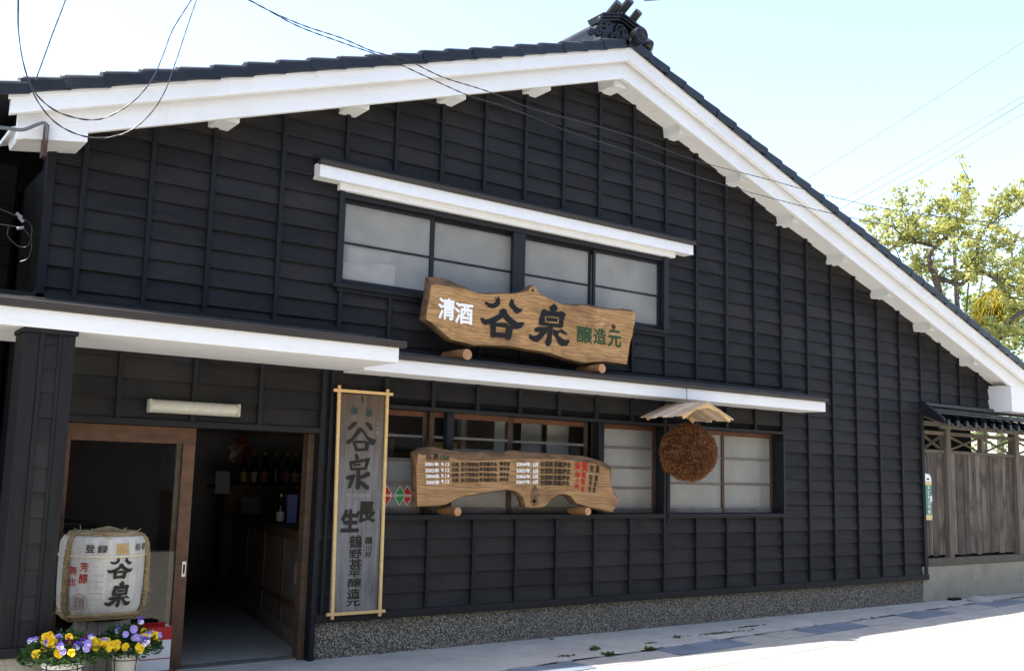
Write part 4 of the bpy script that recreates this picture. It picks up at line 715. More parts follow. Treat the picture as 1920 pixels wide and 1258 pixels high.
slab(LS, LOWER_SLAB, yL, .11, M['slab2'], 5)
lettering(LS, LOWER_TEXT, yL - .004)
knot(LS, 5.49, yL, 1.214, .030)
mb = MB(); mb.add([(5.445, yL - .002, 1.24), (5.47, yL - .012, 1.33), (5.495, yL - .004, 1.355), (5.53, yL - .014, 1.30), (5.56, yL - .002, 1.245), (5.505, yL - .016, 1.265)], [(0, 1, 5), (1, 2, 5), (2, 3, 5), (3, 4, 5)]); obj('knot_collar', mb, M['bark'], LS)
def log(root_name, x, z, y0, y1, r, label, skew):
    t = thing(root_name, (x, (y0 + y1) / 2, z - r), label, 'log', 'short logs propping the boards')
    mb = MB(); mb.tube([(x + skew, y1, z), (x + skew * .3, (y0 + y1) / 2, z + .003), (x, y0, z)], [r * .96, r, r], 16); obj('log_side', mb, M['log'], t, smooth=True)
    mb = MB(); k = 16; mb.add([(x + r * .97 * math.cos(2 * math.pi * j / k), y0 - .002, z + r * .97 * math.sin(2 * math.pi * j / k)) for j in range(k)], [tuple(range(k))]); obj('log_end', mb, M['logend'], t)
log('prop_log', 4.585, 2.417, WY - .39, WY - .08, .047, 'short round log under the broad end of the name board', -.02)
log('prop_log', 6.07, 2.422, WY - .39, WY - .08, .043, 'short round log under the green lettering of the name board', -.02)
log('prop_log', 4.62, 1.128, WY - .27, WY - .02, .036, 'short round log under the award board near the tall plaque', -.01)
log('prop_log', 6.03, 1.128, WY - .27, WY - .02, .036, 'short round log under the award board below the red writing', -.01)

# ------------------------------------------------------------------ tall plaque in a pale crossed frame
yV = WY - .06
TP = thing('tall_plaque', (3.82, yV, .34), 'tall narrow weathered plaque with black characters in a pale wooden frame', 'sign')
mb = MB(); mb.add([(3.612, yV, .352), (4.022, yV, .352), (4.012, yV, 2.05), (3.598, yV, 2.045), (3.612, yV + .02, .352), (4.022, yV + .02, .352), (4.012, yV + .02, 2.05), (3.598, yV + .02, 2.045)], [(0, 1, 2, 3), (7, 6, 5, 4), (0, 4, 5, 1), (1, 5, 6, 2), (2, 6, 7, 3), (3, 7, 4, 0)]); obj('plank', mb, M['aged'], TP)
def fbar(a, b, w_, y0): mb = MB(); mb.bar(a, b, .020, w_ * .88); return obj('frame_bar', mb, M['pine'], TP, bevel=.002)
fbar((3.626, yV - .012, .302), (3.590, yV - .012, 2.107), .027, 0); fbar((4.040, yV - .012, .302), (4.026, yV - .012, 2.105), .027, 0)
fbar((3.574, yV - .016, .341), (4.086, yV - .016, .341), .027, 0); fbar((3.541, yV - .016, 2.066), (4.074, yV - .016, 2.067), .027, 0)
lettering(TP, TALL_TEXT, yV - .003); strokes(TP, TANI_TALL, yV - .002, M['t_ink']); strokes(TP, IZUMI_TALL, yV - .002, M['t_ink'])
mb = MB(); mb.tube([(3.80, yV - .004, 2.03), (3.803, yV - .012, 2.0), (3.805, yV - .008, 1.985)], .004, 6); obj('hook', mb, M['wirem'], TP)

# ------------------------------------------------------------------ cedar ball under its little plank roof
bxx, bzz, by = BALL[0], BALL[1], WY - .45
CB = thing('cedar_ball', (bxx, by, bzz), 'brown ball of dried cedar sprigs hanging below a small plank roof', 'cedar ball')
br_ = .272; mb = MB(); prof = [(br_ * .97 * math.sin(R(a)), br_ * .97 * -math.cos(R(a))) for a in range(2, 179, 8)]; mb.lathe(prof, (bxx, by, bzz), 36); obj('ball_core', mb, M['needlecore'], CB, smooth=True)
mb = MB(); rs = random.Random(4); vs = []; fs = []
for i in range(15000):
    u = rs.uniform(-1, 1); a = rs.uniform(0, 2 * math.pi); q = math.sqrt(1 - u * u); n = Vector((q * math.cos(a), q * math.sin(a), u))
    t = n.cross(Vector((rs.uniform(-1, 1), rs.uniform(-1, 1), rs.uniform(-1, 1)))).normalized(); d = (n + t * rs.uniform(.3, 1.3)).normalized(); b = d.cross(n).normalized()
    lump = 1 + .03 * math.sin(9 * n.x + 4 * n.z) * math.sin(8 * n.z + 5 * n.y) + .015 * math.sin(23 * n.x + 19 * n.z); p = Vector((bxx, by, bzz)) + n * (br_ * lump * rs.uniform(.91, .99)); ln = rs.uniform(.012, .034); wd = rs.uniform(.0022, .0045); k = len(vs)
    e = p + d * ln; vs += [p + b * wd, p - b * wd, p + n * wd * 1.4, e + b * wd * .3]; fs += [(k, k + 2, k + 3), (k + 2, k + 1, k + 3), (k + 1, k, k + 3)]
mb.add(vs, fs); o = obj('cedar_sprigs', mb, M['needle'], CB, fix=False); o['kind'] = 'stuff'
mb = MB(); mb.tube([(bxx + .03, WY - .395, 2.315), (bxx + .03, WY - .398, 2.2), (bxx + .01, by, 2.17), (bxx, by, bzz + .25)], .0035, 6); obj('hanging_wire', mb, M['wirem'], CB)
rzr, hw, sl = 2.160, .36, .40; y0, y1 = WY - .70, WY - .16
for sg in (-1, 1):
    for i in range(7):
        a = y0 + (y1 - y0) * i / 7; b = y0 + (y1 - y0) * (i + 1) / 7; mb = MB(); dz = .004 * (i % 2); ov = .015 * ((i * 5) % 3)
        e = hw + ov
        mb.add([(bxx, a, rzr + dz), (bxx, b - .002, rzr + dz), (bxx + sg * e, b - .002, rzr - sl * e + dz), (bxx + sg * e, a, rzr - sl * e + dz)] + [(bxx, a, rzr + dz + .010), (bxx, b - .002, rzr + dz + .010), (bxx + sg * e, b - .002, rzr - sl * e + dz + .010), (bxx + sg * e, a, rzr - sl * e + dz + .010)], [(0, 1, 2, 3), (7, 6, 5, 4), (0, 4, 5, 1), (1, 5, 6, 2), (2, 6, 7, 3), (3, 7, 4, 0)])
        obj('roof_plank', mb, M['cedar_plank'], CB)
    for yy in (y0 + .005, y1 - .06):
        mb = MB(); mb.prism([(bxx + sg * .001, rzr - .003), (bxx + sg * (hw - .03), rzr - sl * (hw - .03) - .003), (bxx + sg * (hw - .05), rzr - sl * (hw - .05) - .042), (bxx + sg * .16, rzr - .075), (bxx + sg * .001, rzr - .045)], yy, yy + .02); obj('gable_board', mb, M['pine'], CB)

# ------------------------------------------------------------------ porch lamp
LP = thing('porch_lamp', (2.45, WY - .05, 1.80), 'long cream fluorescent lamp fixture on the boards above the door', 'lamp')
mb = MB(); mb.box(2.14, 2.765, WY - .075, WY - .02, 1.832, 1.888); obj('lamp_body', mb, M['plastic2'], LP, bevel=.012)
mb = MB(); k = 13; n = 46
vs = [(2.125 + (.65) * i / (n - 1), WY - .05 - .055 * math.sin(math.pi * j / (k - 1)) * (1 if 0 < i < n - 1 else .8) - (.0025 if i % 2 else 0), 1.859 - .047 * math.cos(math.pi * j / (k - 1)) * (1 if 0 < i < n - 1 else .85)) for i in range(n) for j in range(k)]
mb.add(vs, [(i * k + j, i * k + j + 1, (i + 1) * k + j + 1, (i + 1) * k + j) for i in range(n - 1) for j in range(k - 1)] + [tuple(range(k)), tuple(range(n * k - 1, (n - 1) * k - 1, -1))]); obj('ribbed_diffuser', mb, M['plastic'], LP)
for x in (2.118, 2.762): mb = MB(); mb.box(x, x + .022, WY - .108, WY - .03, 1.810, 1.908); obj('end_cap', mb, M['plastic2'], LP, bevel=.012)

# ------------------------------------------------------------------ straw-wrapped barrel on an upturned tub
bx0, by0 = 1.815, WY - .36
SB = thing('sake_barrel', (bx0, by0, .47), 'straw-wrapped sake barrel with black brush characters and rope', 'barrel')
prof = [(.10, .475), (.20, .478), (.235, .50), (.252, .55), (.259, .66), (.262, .80), (.262, .90), (.258, .955), (.238, .985), (.19, .998), (.10, 1.010), (.03, 1.013)]
mb = MB(); mb.lathe(prof, (bx0, by0, 0), 48); obj('mat_wrap', mb, M['mat'], SB, smooth=True)
def rring(z, r, th, m, name, wob=0):
    mb = MB(); mb.tube([(bx0 + r * math.cos(a), by0 + r * math.sin(a), z + wob * math.sin(3 * a)) for a in [2 * math.pi * i / 40 for i in range(41)]], th, 8, cap=False); return obj(name, mb, m, SB, smooth=True)
rring(.868, .266, .006, M['cord'], 'cord_band'); rring(.992, .205, .017, M['rope'], 'rim_roll', .005); rring(.998, .13, .016, M['rope'], 'rim_roll', .004); rring(.505, .243, .010, M['rope'], 'rope_ring', .006); rring(.483, .215, .012, M['rope'], 'rope_ring', .004)
def twisted(path, r, turns, name, m, par):         # a rope of three strands
    pts = [Vector(p) for p in path]
    for s in range(3):
        out = []; n = 70
        for i in range(n):
            t = i / (n - 1) * (len(pts) - 1); a = int(min(t, len(pts) - 2)); f = t - a; p = pts[a].lerp(pts[a + 1], f); q = 2 * math.pi * (turns * i / (n - 1) + s / 3)
            out.append(p + Vector((math.cos(q) * r * .55, math.sin(q) * r * .55 * .6, math.sin(q) * r * .3)))
        mb = MB(); mb.tube(out, r * .62, 7); obj(name, mb, m, par, smooth=True)
for az in (-153, -22):
    a = R(az); c, s = math.cos(a), math.sin(a); twisted([(bx0 + r * c, by0 + r * s, z) for r, z in ((.20, .998), (.235, .990), (.264, .955), (.280, .85), (.280, .65), (.272, .55), (.225, .475), (.1, .462))], .017, 13, 'rope_strand', M['rope'], SB)
mb = MB(); mb.tube([(bx0 - .10, by0, 1.0), (bx0 - .05, by0 - .05, 1.018), (bx0 + .02, by0 - .03, 1.024), (bx0 + .07, by0 - .04, 1.014), (bx0 + .12, by0, 1.0)], [.014, .018, .022, .018, .014], 9); obj('straw_knot', mb, M['rope'], SB, smooth=True)
mb = MB(); rs = random.Random(8)
for i in range(90):
    a = rs.uniform(0, 6.28); r = rs.uniform(.12, .25); p = Vector((bx0 + r * math.cos(a), by0 + r * math.sin(a), 1.005 - max(0, r - .18) * .3)); d = Vector((rs.uniform(-1, 1), rs.uniform(-1, 1), rs.uniform(-.25, .25))).normalized() * rs.uniform(.03, .08); mb.bar(p, p + d, .004, .003)
for i in range(60):
    a = R(rs.choice((-153, -22, 178)) + rs.uniform(-10, 10)); z = rs.uniform(.5, .7); p = Vector((bx0 + .275 * math.cos(a), by0 + .275 * math.sin(a), z)); d = Vector((math.cos(a), math.sin(a), rs.uniform(-.8, .3))) * rs.uniform(.01, .05) + Vector((rs.uniform(-.02, .02),) * 3); mb.bar(p, p + d, .0015, .0015)
o = obj('loose_straw', mb, M['strawy'], SB, fix=False); o['kind'] = 'stuff'
def wrap(az0, zc, wd, h, rad=.2665):
    def f(u, v, i=0):
        z = zc + v * h; r = rad + .00012 * i - max(0, (.6 - z)) * .10; a = R(az0) + u * wd / rad; return (bx0 + r * math.cos(a), by0 + r * math.sin(a), z)
    return f
cz_ = math.degrees(math.atan2(-by0, -bx0))           # azimuth from the barrel towards the street corner
AZ = -105
def btext(ch, col, az, z, wd, h, bold): mb = MB(); put_text(mb, ch, 0, 0, 1, 1, bold, 0, wrap(AZ + az, z, wd, h)); obj('lettering', mb, M['t_' + col], SB, fix=False)
btext('登', 'ink', -16, .918, .062, .05, .02); btext('録', 'ink', 0, .915, .062, .05, .02); btext('瓢', 'gold', 27, .915, .088, .07, .014); btext('商', 'ink', 52, .922, .05, .045, .01); btext('標', 'ink', 66, .922, .05, .045, .01)
btext('芳', 'redt', -22, .805, .055, .055, .025); btext('醇', 'redt', -22, .735, .055, .06, .025); btext('無', 'redt', -38, .782, .055, .055, .025); btext('比', 'redt', -38, .712, .055, .05, .025)
def bbrush(polys, az, z, wd, h):
    xs = [p[0] for q in polys for p in q]; zs_ = [p[1] for q in polys for p in q]; x0, x1, z0, z1 = min(xs), max(xs), min(zs_), max(zs_); f = wrap(AZ + az, z, wd, h); mb = MB()
    for i, q in enumerate(polys): mb.add([f((p[0] - x0) / (x1 - x0) - .5, (p[1] - z0) / (z1 - z0) - .5, i * 4) for p in q], [tuple(range(len(q)))])
    me = mb.mesh('lettering', M['t_ink']); bm = bmesh.new(); bm.from_mesh(me); bmesh.ops.triangulate(bm, faces=bm.faces); bm.to_mesh(me); bm.free(); link('lettering', me, SB)
bbrush(TANI_BIG, 26, .795, .175, .135); bbrush(IZUMI_BIG, 26, .635, .175, .165)
btext('鶴', 'stamp', -22, .602, .036, .04, .005); btext('野', 'stamp', -22, .562, .036, .036, .005); btext('酒', 'stamp', -31, .602, .036, .04, .005); btext('造', 'stamp', -31, .562, .036, .036, .005)
wf = wrap(AZ - 26.5, .582, .118, .118); mb = MB(); k = 36
mb.add([wf(.5 * q * math.cos(2 * math.pi * j / k), .5 * q * math.sin(2 * math.pi * j / k)) for q in (1, .955) for j in range(k)], [(j, (j + 1) % k, k + (j + 1) % k, k + j) for j in range(k)]); obj('stamp_ring', mb, M['t_stamp'], SB, fix=False)
wf = wrap(AZ + 20, .65, .30, .20, .2652); mb = MB()
for v in (.5, .32, .14, -.04, -.22, -.40): mb.add([wf(-.5, v), wf(-.25, v), wf(-.25, v + .02), wf(-.5, v + .02)], [(0, 1, 2, 3)])
obj('outline_mark', mb, M['t_outl'], SB, fix=False)
TB_ = thing('wooden_tub', (bx0 + .03, by0, 0), 'grey weathered wooden tub standing under the sake barrel', 'tub')
for i in range(16):
    a0, a1 = 2 * math.pi * i / 16 + .012, 2 * math.pi * (i + 1) / 16 - .012; mb = MB(); vs = []
    for r, z in ((.19, .002), (.172, .458)): vs += [(bx0 + .03 + q * math.cos(a), by0 + q * math.sin(a), z) for q in (r, r - .02) for a in (a0, (a0 + a1) / 2, a1)]
    mb.add(vs, [(0, 1, 7, 6), (1, 2, 8, 7), (3, 9, 10, 4), (4, 10, 11, 5), (0, 6, 9, 3), (2, 5, 11, 8), (6, 7, 10, 9), (7, 8, 11, 10)]); obj('stave', mb, M['tub'], TB_)
mb = MB(); mb.lathe([(.01, .440), (.16, .440), (.16, .450), (.01, .450)], (bx0 + .03, by0, 0), 24); obj('lid', mb, M['tub'], TB_)
for z, r in ((.375, .179), (.36, .180), (.12, .189)): mb = MB(); mb.tube([(bx0 + .03 + r * math.cos(a), by0 + r * math.sin(a), z) for a in [2 * math.pi * i / 32 for i in range(33)]], .0045, 6, cap=False); obj('hoop', mb, M['wirem'], TB_)

# ------------------------------------------------------------------ red and white carton beside the tub
RB = thing('red_carton', (2.25, WY - .02, .0), 'open red and white carton standing beside the tub', 'box')
mb = MB(); mb.box(2.095, 2.375, WY - .13, WY - .125, .05, .34); mb.box(2.095, 2.375, WY + .015, WY + .02, .05, .345); mb.box(2.095, 2.10, WY - .125, WY + .015, .05, .34); mb.box(2.37, 2.375, WY - .125, WY + .015, .05, .34); mb.box(2.1, 2.37, WY - .125, WY + .015, .05, .055); obj('carton_walls', mb, M['card'], RB)
mb = MB(); mb.box(2.094, 2.376, WY - .1325, WY - .1302, .255, .342); mb.box(2.094, 2.376, WY + .008, WY + .0125, .29, .352); mb.box(2.094, 2.376, WY - .1325, WY - .1302, .128, .134); obj('red_print', mb, M['red'], RB)
mb = MB(); mb.box(2.06, 2.42, WY - .16, WY + .03, .0, .05); obj('base_board', mb, M['doorwood'], RB, bevel=.004)

# ------------------------------------------------------------------ pots of pansies
def pansy(cols, seed):                                # five rounded petals and an eye
    rs = random.Random(seed); mb = MB()
    for a, ln, wd, ci, z in ((60, .030, .026, 0, 0), (120, .030, .026, 0, .0008), (5, .028, .024, 1, .0016), (175, .028, .024, 1, .0016), (270, .032, .036, 2, .0024)):
        vs = [(0, 0, z)]; k = 9
        for j in range(k):
            t = math.pi * (j / (k - 1) - .5) * 1.25; r = ln * (.62 + .38 * math.cos(t)); q = R(a) + t * wd / ln * .95; cup = .010 * math.sin(t * 2.3 + a) + .007 * math.cos(t) * (1 if ci else -1)
            vs.append((r * math.cos(q), r * math.sin(q), z + cup + rs.uniform(-.001, .001)))
        mb.add(vs, [(0, j, j + 1) for j in range(1, k)], ci)
    mb.add([(.005 * math.cos(2 * math.pi * j / 6), .005 * math.sin(2 * math.pi * j / 6) - .002, .0065) for j in range(6)], [tuple(range(6))], 3)
    return mb.mesh('flower', [M[c] for c in cols], True)
PY = [pansy(('yellow', 'yellow', 'yellow', 'yellow2'), 1), pansy(('yellow', 'yellow2', 'yellow', 'yellow2'), 2)]
PV = [pansy(('violet', 'violet', 'wpetal', 'yellow'), 3), pansy(('violet', 'mauve', 'wpetal', 'yellow'), 4), pansy(('mauve', 'mauve', 'mauve', 'yellow'), 5)]
PM = [pansy(('maroon', 'maroon', 'maroon', 'yellow2'), 6)]
def pansy_pot(x, y, rim, rad, seed, label, mixf, spread, nfl):
    rs = random.Random(seed); t = thing('pansy_pot', (x, y, 0), label, 'flower pot', 'pots of pansies by the door')
    mb = MB(); pb = rim - .19; mb.lathe([(rad * .70, pb), (rad * .74, pb + .004), (rad * .93, rim - .03), (rad * .99, rim - .028), (rad, rim - .012), (rad * .99, rim), (rad * .93, rim), (rad * .90, rim - .03), (.005, rim - .03)], (x, y, 0), 40); obj('pot', mb, M['pot'], t, smooth=True)
    mb = MB(); mb.tube([(x + rad * .95 * math.cos(a), y + rad * .95 * math.sin(a), rim - .035) for a in [2 * math.pi * i / 32 for i in range(33)]], .003, 6, cap=False)
    for a in (-150, -60, 30, 120): mb.tube([(x + rad * .97 * math.cos(R(a)), y + rad * .97 * math.sin(R(a)), rim + .005), (x + rad * 1.03 * math.cos(R(a)), y + rad * 1.03 * math.sin(R(a)), rim - .04), (x + rad * .80 * math.cos(R(a)), y + rad * .80 * math.sin(R(a)), .0)], .003, 6)
    obj('wire_stand', mb, M['wirem'], t)
    mb = MB(); mb.lathe([(.002, rim - .028), (rad * .895, rim - .028), (rad * .89, rim - .02), (.002, rim - .012)], (x, y, 0), 24); obj('soil', mb, M['soil'], t)
    mb = MB(); vs = []; fs = []
    for i in range(1500):
        a = rs.uniform(0, 6.283); q = math.sqrt(rs.random()); r = rad * spread * q; h = rim + .0 + (.165 * (1 - q * q * .8)) * rs.random() ** .6
        c = Vector((x + r * math.cos(a), y + r * math.sin(a), h)); d = Vector((math.cos(a + rs.uniform(-1, 1)), math.sin(a + rs.uniform(-1, 1)), rs.uniform(-.3, .8))).normalized(); u = d.cross(Vector((rs.uniform(-.5, .5), rs.uniform(-.5, .5), 1))).normalized(); ln = rs.uniform(.018, .042); wd = ln * rs.uniform(.22, .36); k = len(vs); nn = u.cross(d) * ln * .15
        vs += [c, c + d * ln * .35 + u * wd - nn, c + d * ln * .75 + u * wd * .8, c + d * ln, c + d * ln * .75 - u * wd * .8, c + d * ln * .35 - u * wd - nn]; fs.append((k, k + 1, k + 2, k + 3, k + 4, k + 5))
    mb.add(vs, fs); o = obj('leaves', mb, M['leaf_pot'], t, fix=False); o['kind'] = 'stuff'
    st = MB()
    for i in range(nfl):
        a = rs.uniform(-math.pi * .95, math.pi * .05) if rs.random() < .75 else rs.uniform(0, 6.283); q = math.sqrt(rs.uniform(.08, 1)); r = rad * spread * q * 1.03
        pick = rs.random(); front = math.sin(a) < -.2 and q > .35
        if (pick < mixf and front) or pick < mixf * .35: me = rs.choice(PY); sc = rs.uniform(.75, 1.25)
        elif pick > .90: me = PM[0]; sc = rs.uniform(.7, 1.0)
        else: me = rs.choice(PV); sc = rs.uniform(.55, .85)
        z = rim + .030 + .135 * (1 - q * q * .75) * rs.uniform(.45, 1.1) + (.03 if me in PV else 0)
        p = Vector((x + r * math.cos(a), y + r * math.sin(a), z)); look = Vector((math.cos(a) * .5 * q - .12, math.sin(a) * .5 * q - .75, rs.uniform(-.15, .45))).normalized()
        o = link('flower', me, t, p); o.rotation_euler = (look.to_track_quat('Z', 'Y').to_matrix() @ Matrix.Rotation(rs.uniform(-.5, .5), 3, 'Z')).to_euler(); o.scale = (sc,) * 3
        st.tube([(x + r * .6 * math.cos(a), y + r * .6 * math.sin(a), rim - .02), p - look * .02 + Vector((0, 0, -.02)), p - look * .002], .0013, 5)
    obj('stems', st, M['leaf_pot'], t, fix=False)
pansy_pot(1.462, WY - 1.06, .335, .112, 21, 'white pot of mostly yellow pansies at the foot of the black pillar', .52, 2.0, 32)
pansy_pot(1.885, WY - .79, .305, .085, 33, 'white pot of lilac and yellow pansies in front of the red carton', .30, 2.3, 30)

# ------------------------------------------------------------------ shop interior things
ct = thing('shop_counter', (3.75, 8.0, 0), 'dark panelled wooden counter inside the doorway', 'counter')
A0, A1 = Vector((3.555, 7.62, 0)), Vector((4.20, 10.9, 0)); dv = (A1 - A0).normalized(); nv = Vector((dv.y, -dv.x, 0)); ln = (A1 - A0).length
def cbox(name, s0, s1, d0, d1, z0, z1, m, par, bev=.004):
    mb = MB(); c = A0 + dv * (s0 + s1) / 2 + nv * (d0 + d1) / 2 + Vector((0, 0, (z0 + z1) / 2)); mb.obox(c, dv * (s1 - s0) / 2, nv * (d1 - d0) / 2, Vector((0, 0, (z1 - z0) / 2))); return obj(name, mb, m, par, bevel=bev)
cbox('body', .02, ln, .02, .55, 0, .90, M['oldwood'], ct); cbox('top', -.02, ln, -.03, .6, .9005, .935, M['doorwood'], ct); cbox('kick_board', 0, ln, .0, .0195, 0, .13, M['oldwood'], ct)
for s in [i * ln / 4 for i in range(5)]: cbox('panel_stile', max(0, s - .04), min(ln, s + .04), .004, .0195, .1305, .84, M['doorwood'], ct)
cbox('panel_rail', 0, ln, .001, .0195, .8405, .90, M['doorwood'], ct); cbox('panel_rail', 0, ln, -.002, .0035, .30, .35, M['doorwood'], ct)
o = tag(cbox('poster', .12, .30, -.006, -.0045, .50, .68, M['pinkp'], None, 0), 'small pink poster on the near end of the counter', 'poster')
sh = thing('bottle_shelf', (4.8, 11.35, 0), 'wooden shelf cabinet at the back of the shop', 'shelf')
for nm, a in (('shelf_board', (4.10, 5.9, 11.22, 11.5, 1.205, 1.242)), ('cabinet_back', (4.28, 4.80, 11.30, 11.34, 0, 1.2)), ('cabinet_back', (4.80, 5.9, 11.48, 11.50, 0, 1.2)), ('upright', (4.22, 4.279, 11.25, 11.5, 0, 1.2045)), ('upright', (5.45, 5.5, 11.25, 11.47, 0, 1.2045))):
    mb = MB(); mb.box(*a); obj(nm, mb, M['oldwood'], sh, bevel=.004)
bprof = [(.046, 0), (.05, .006), (.05, .20), (.046, .235), (.028, .275), (.0165, .30), (.0155, .35), (.017, .352), (.017, .378)]
def bottle(x, y, z, h, gm, lm, label, grp='bottles on the back shelf'):
    t = thing('sake_bottle', (x, y, z), label, 'bottle', grp); s = h / .378
    mb = MB(); mb.lathe([(r * s, q * s) for r, q in bprof], (x, y, z), 20); obj('glass', mb, M[gm], t, smooth=True)
    mb = MB(); k = 14; vs = [(x + .0512 * s * math.cos(a), y + .0512 * s * math.sin(a), z + q * s) for q in (.03, .15) for a in [math.pi + math.pi * j / (k - 1) for j in range(k)]]; mb.add(vs, [(j, j + 1, k + j + 1, k + j) for j in range(k - 1)]); obj('paper_label', mb, M[lm], t, smooth=True)
    mb = MB(); mb.lathe([(.018 * s, .345 * s), (.0185 * s, .379 * s), (.012 * s, .384 * s)], (x, y, z), 14); obj('cap', mb, M['cap'], t, smooth=True)
for i, (x, g, l, tx) in enumerate(((4.466, 'bottle_dark', 'label_b', 'dark bottle with gold label nearest the red ornament'), (4.593, 'bottle_dark', 'label_a', 'dark bottle with pale label, second along the back shelf'), (4.721, 'bottle_dark', 'label_c', 'dark bottle with pinkish label on the back shelf'), (4.866, 'bottle_green', 'bottle_green', 'plain green bottle midway along the back shelf'), (4.999, 'bottle_blue', 'label_c', 'blue bottle with faded label on the back shelf'), (5.110, 'bottle_green', 'label_a', 'green bottle with pale label, second from the door post'), (5.221, 'bottle_blue', 'label_b', 'blue bottle with gold label beside the door post'))):
    bottle(x, 11.34, 1.2425, .375, g, l, tx)
bottle(3.905, 8.95, .9355, .27, 'bottle_dark', 'label_a', 'small black bottle with white label standing on the counter', 'counter display')
mb = MB(); mb.box(4.0, 4.10, 9.02, 9.10, .9355, 1.20); tag(obj('blue_carton', mb, M['bluebox'], bevel=.002), 'tall pale blue bottle carton on the counter', 'box')
mb = MB(); mb.box(3.90, 3.98, 8.30, 8.38, .9355, 1.02); tag(obj('small_carton', mb, M['blueb2'], bevel=.002), 'small deep blue carton near the counter end', 'box')
mb = MB(); mb.box(4.446, 4.665, 11.292, 11.2995, .82, 1.10); tag(obj('notice_sheet', mb, M['paper']), 'white notice sheet on the cabinet under the bottles', 'notice')
mb = MB(); mb.box(4.085, 4.25, 11.19, 11.195, 1.14, 1.39); tag(obj('calendar_sheet', mb, M['paper']), 'white calendar sheet hanging below the red ornament', 'calendar')
orn = thing('new_year_ornament', (4.33, 11.2, 1.45), 'red ribbon and straw ornament hanging beside the bottles', 'ornament')
rs = random.Random(5)
for i in range(11):
    a = R(rs.uniform(0, 360)); c = Vector((4.33, 11.15, 1.64)); d = Vector((math.cos(a), rs.uniform(-.3, .1), math.sin(a))); q = c + d * rs.uniform(.10, .19); u = d.cross(Vector((0, 1, 0))).normalized() * rs.uniform(.03, .05); mb = MB(); mb.add([c, c + (q - c) * .6 + u, q, c + (q - c) * .6 - u, c + (q - c) * .6 + Vector((0, -.03, 0))], [(0, 1, 4), (1, 2, 4), (2, 3, 4), (3, 0, 4)]); obj('ribbon_loop', mb, M['ribbon' if i % 3 else 'paper'], orn, fix=False)
mb = MB(); mb.tube([(4.25, 11.16, 1.50), (4.33, 11.13, 1.62), (4.36, 11.16, 1.78)], [.02, .035, .02], 8); obj('straw_core', mb, M['rope'], orn, smooth=True)

# ------------------------------------------------------------------ stickers on the lower pane by the plaque
def diamond(x, m, label):
    t = thing('diamond_sticker', (x, yb - .01, 1.24), label, 'sticker', 'diamond stickers'); y = yb - .007
    for q, mm, nm, dy in ((1, 'stwhite', 'border', 0), (.9, m, 'print', -.001)):
        mb = MB(); mb.add([(x - .058 * q, y + dy, 1.244), (x, y + dy, 1.244 - .084 * q), (x + .058 * q, y + dy, 1.244), (x, y + dy, 1.244 + .084 * q)], [(0, 1, 2, 3)]); obj(nm, mb, M[mm], t)
    return t
g1 = diamond(4.290, 'stgreen', 'green diamond sticker on the pane between plaque and award board'); r1 = diamond(4.362, 'stred', 'red diamond sticker touching the green one'); r2 = diamond(4.168, 'stred', 'red diamond sticker half hidden behind the plaque frame')
r1.location.y -= .0025; g1.location.y -= .005
lettering(g1, [('好きです', 'white', 4.290, 1.244, .085, .024, .02)], yb - .0092); lettering(r1, [('日本酒', 'white', 4.372, 1.244, .07, .024, .02)], yb - .0092); lettering(r2, [('日本酒', 'white', 4.178, 1.244, .07, .024, .02)], yb - .0092)
# cartons behind the upper frosted panes
for i, (a, b, z1, tx) in enumerate(((3.64, 3.90, 3.13, 'squat white carton behind the upper frosted pane'), (3.88, 4.12, 3.165, 'taller white carton behind the upper frosted pane'), (3.70, 4.10, 3.27, 'long white carton stacked behind the other two cartons'))):
    mb = MB(); mb.box(a, b, WY + .06 + .05 * (i == 2) - .01 * (i == 1), WY + .18 + .05 * (i == 2), 2.94, z1); tag(obj('stored_carton', mb, M['card'], bevel=.003), tx, 'box', 'cartons behind the upper window')
def smooth_path(pts, n=6):
    P = [Vector(p) for p in pts]; out = []
    for i in range(len(P) - 1):
        p0, p1, p2, p3 = P[max(i - 1, 0)], P[i], P[i + 1], P[min(i + 2, len(P) - 1)]
        for k in range(n):
            t = k / n; out.append(.5 * ((2 * p1) + (p2 - p0) * t + (2 * p0 - 5 * p1 + 4 * p2 - p3) * t * t + (3 * p1 - p0 - 3 * p2 + p3) * t ** 3))
    return out + [P[-1]]
# ------------------------------------------------------------------ fence with tiled coping on the far side of the brewery
fy = WY + .03
FE = thing('board_fence', (13.9, fy, 0), 'weathered board fence with lattice top and small tiled roof', 'fence')
def fb(name, x0, x1, y0, y1, z0, z1, m, bev=.004): mb = MB(); mb.box(x0, x1, y0, y1, z0, z1); return obj(name, mb, m, FE, bevel=bev)
fb('concrete_base', 11.735, 18, fy - .06, fy + .14, -.05, .432, M['fbase'], .006)
fb('bottom_rail', 11.84, 14.17, fy - .07, fy + .05, .4325, .525, M['fpost']); fb('bottom_rail', 14.175, 18, fy - .07, fy + .05, .4325, .525, M['fpost'])
rf = random.Random(9); x = 11.845
while x < 18:
    w_ = rf.uniform(.085, .17)
    if rf.random() < .2: w_ *= .7
    zb_ = .555 + rf.uniform(-.012, .012); mb = MB(); mb.box(x, x + w_ - .006, fy - .012 + rf.uniform(-.003, .003), fy + .012, zb_, 1.852); obj('board', mb, M['fence'], FE, bevel=.002); x += w_
for px in (12.35, 14.10, 15.9): fb('post', px, px + .10, fy - .065, fy + .05, .526, 2.20, M['fpost'])
fb('mid_rail', 11.845, 12.349, fy - .035, fy + .03, 1.8525, 1.895, M['fpost'])
for a, b in ((12.451, 14.099), (14.201, 15.899), (16.001, 18)): fb('mid_rail', a, b, fy - .035, fy + .03, 1.8525, 1.895, M['fpost'])
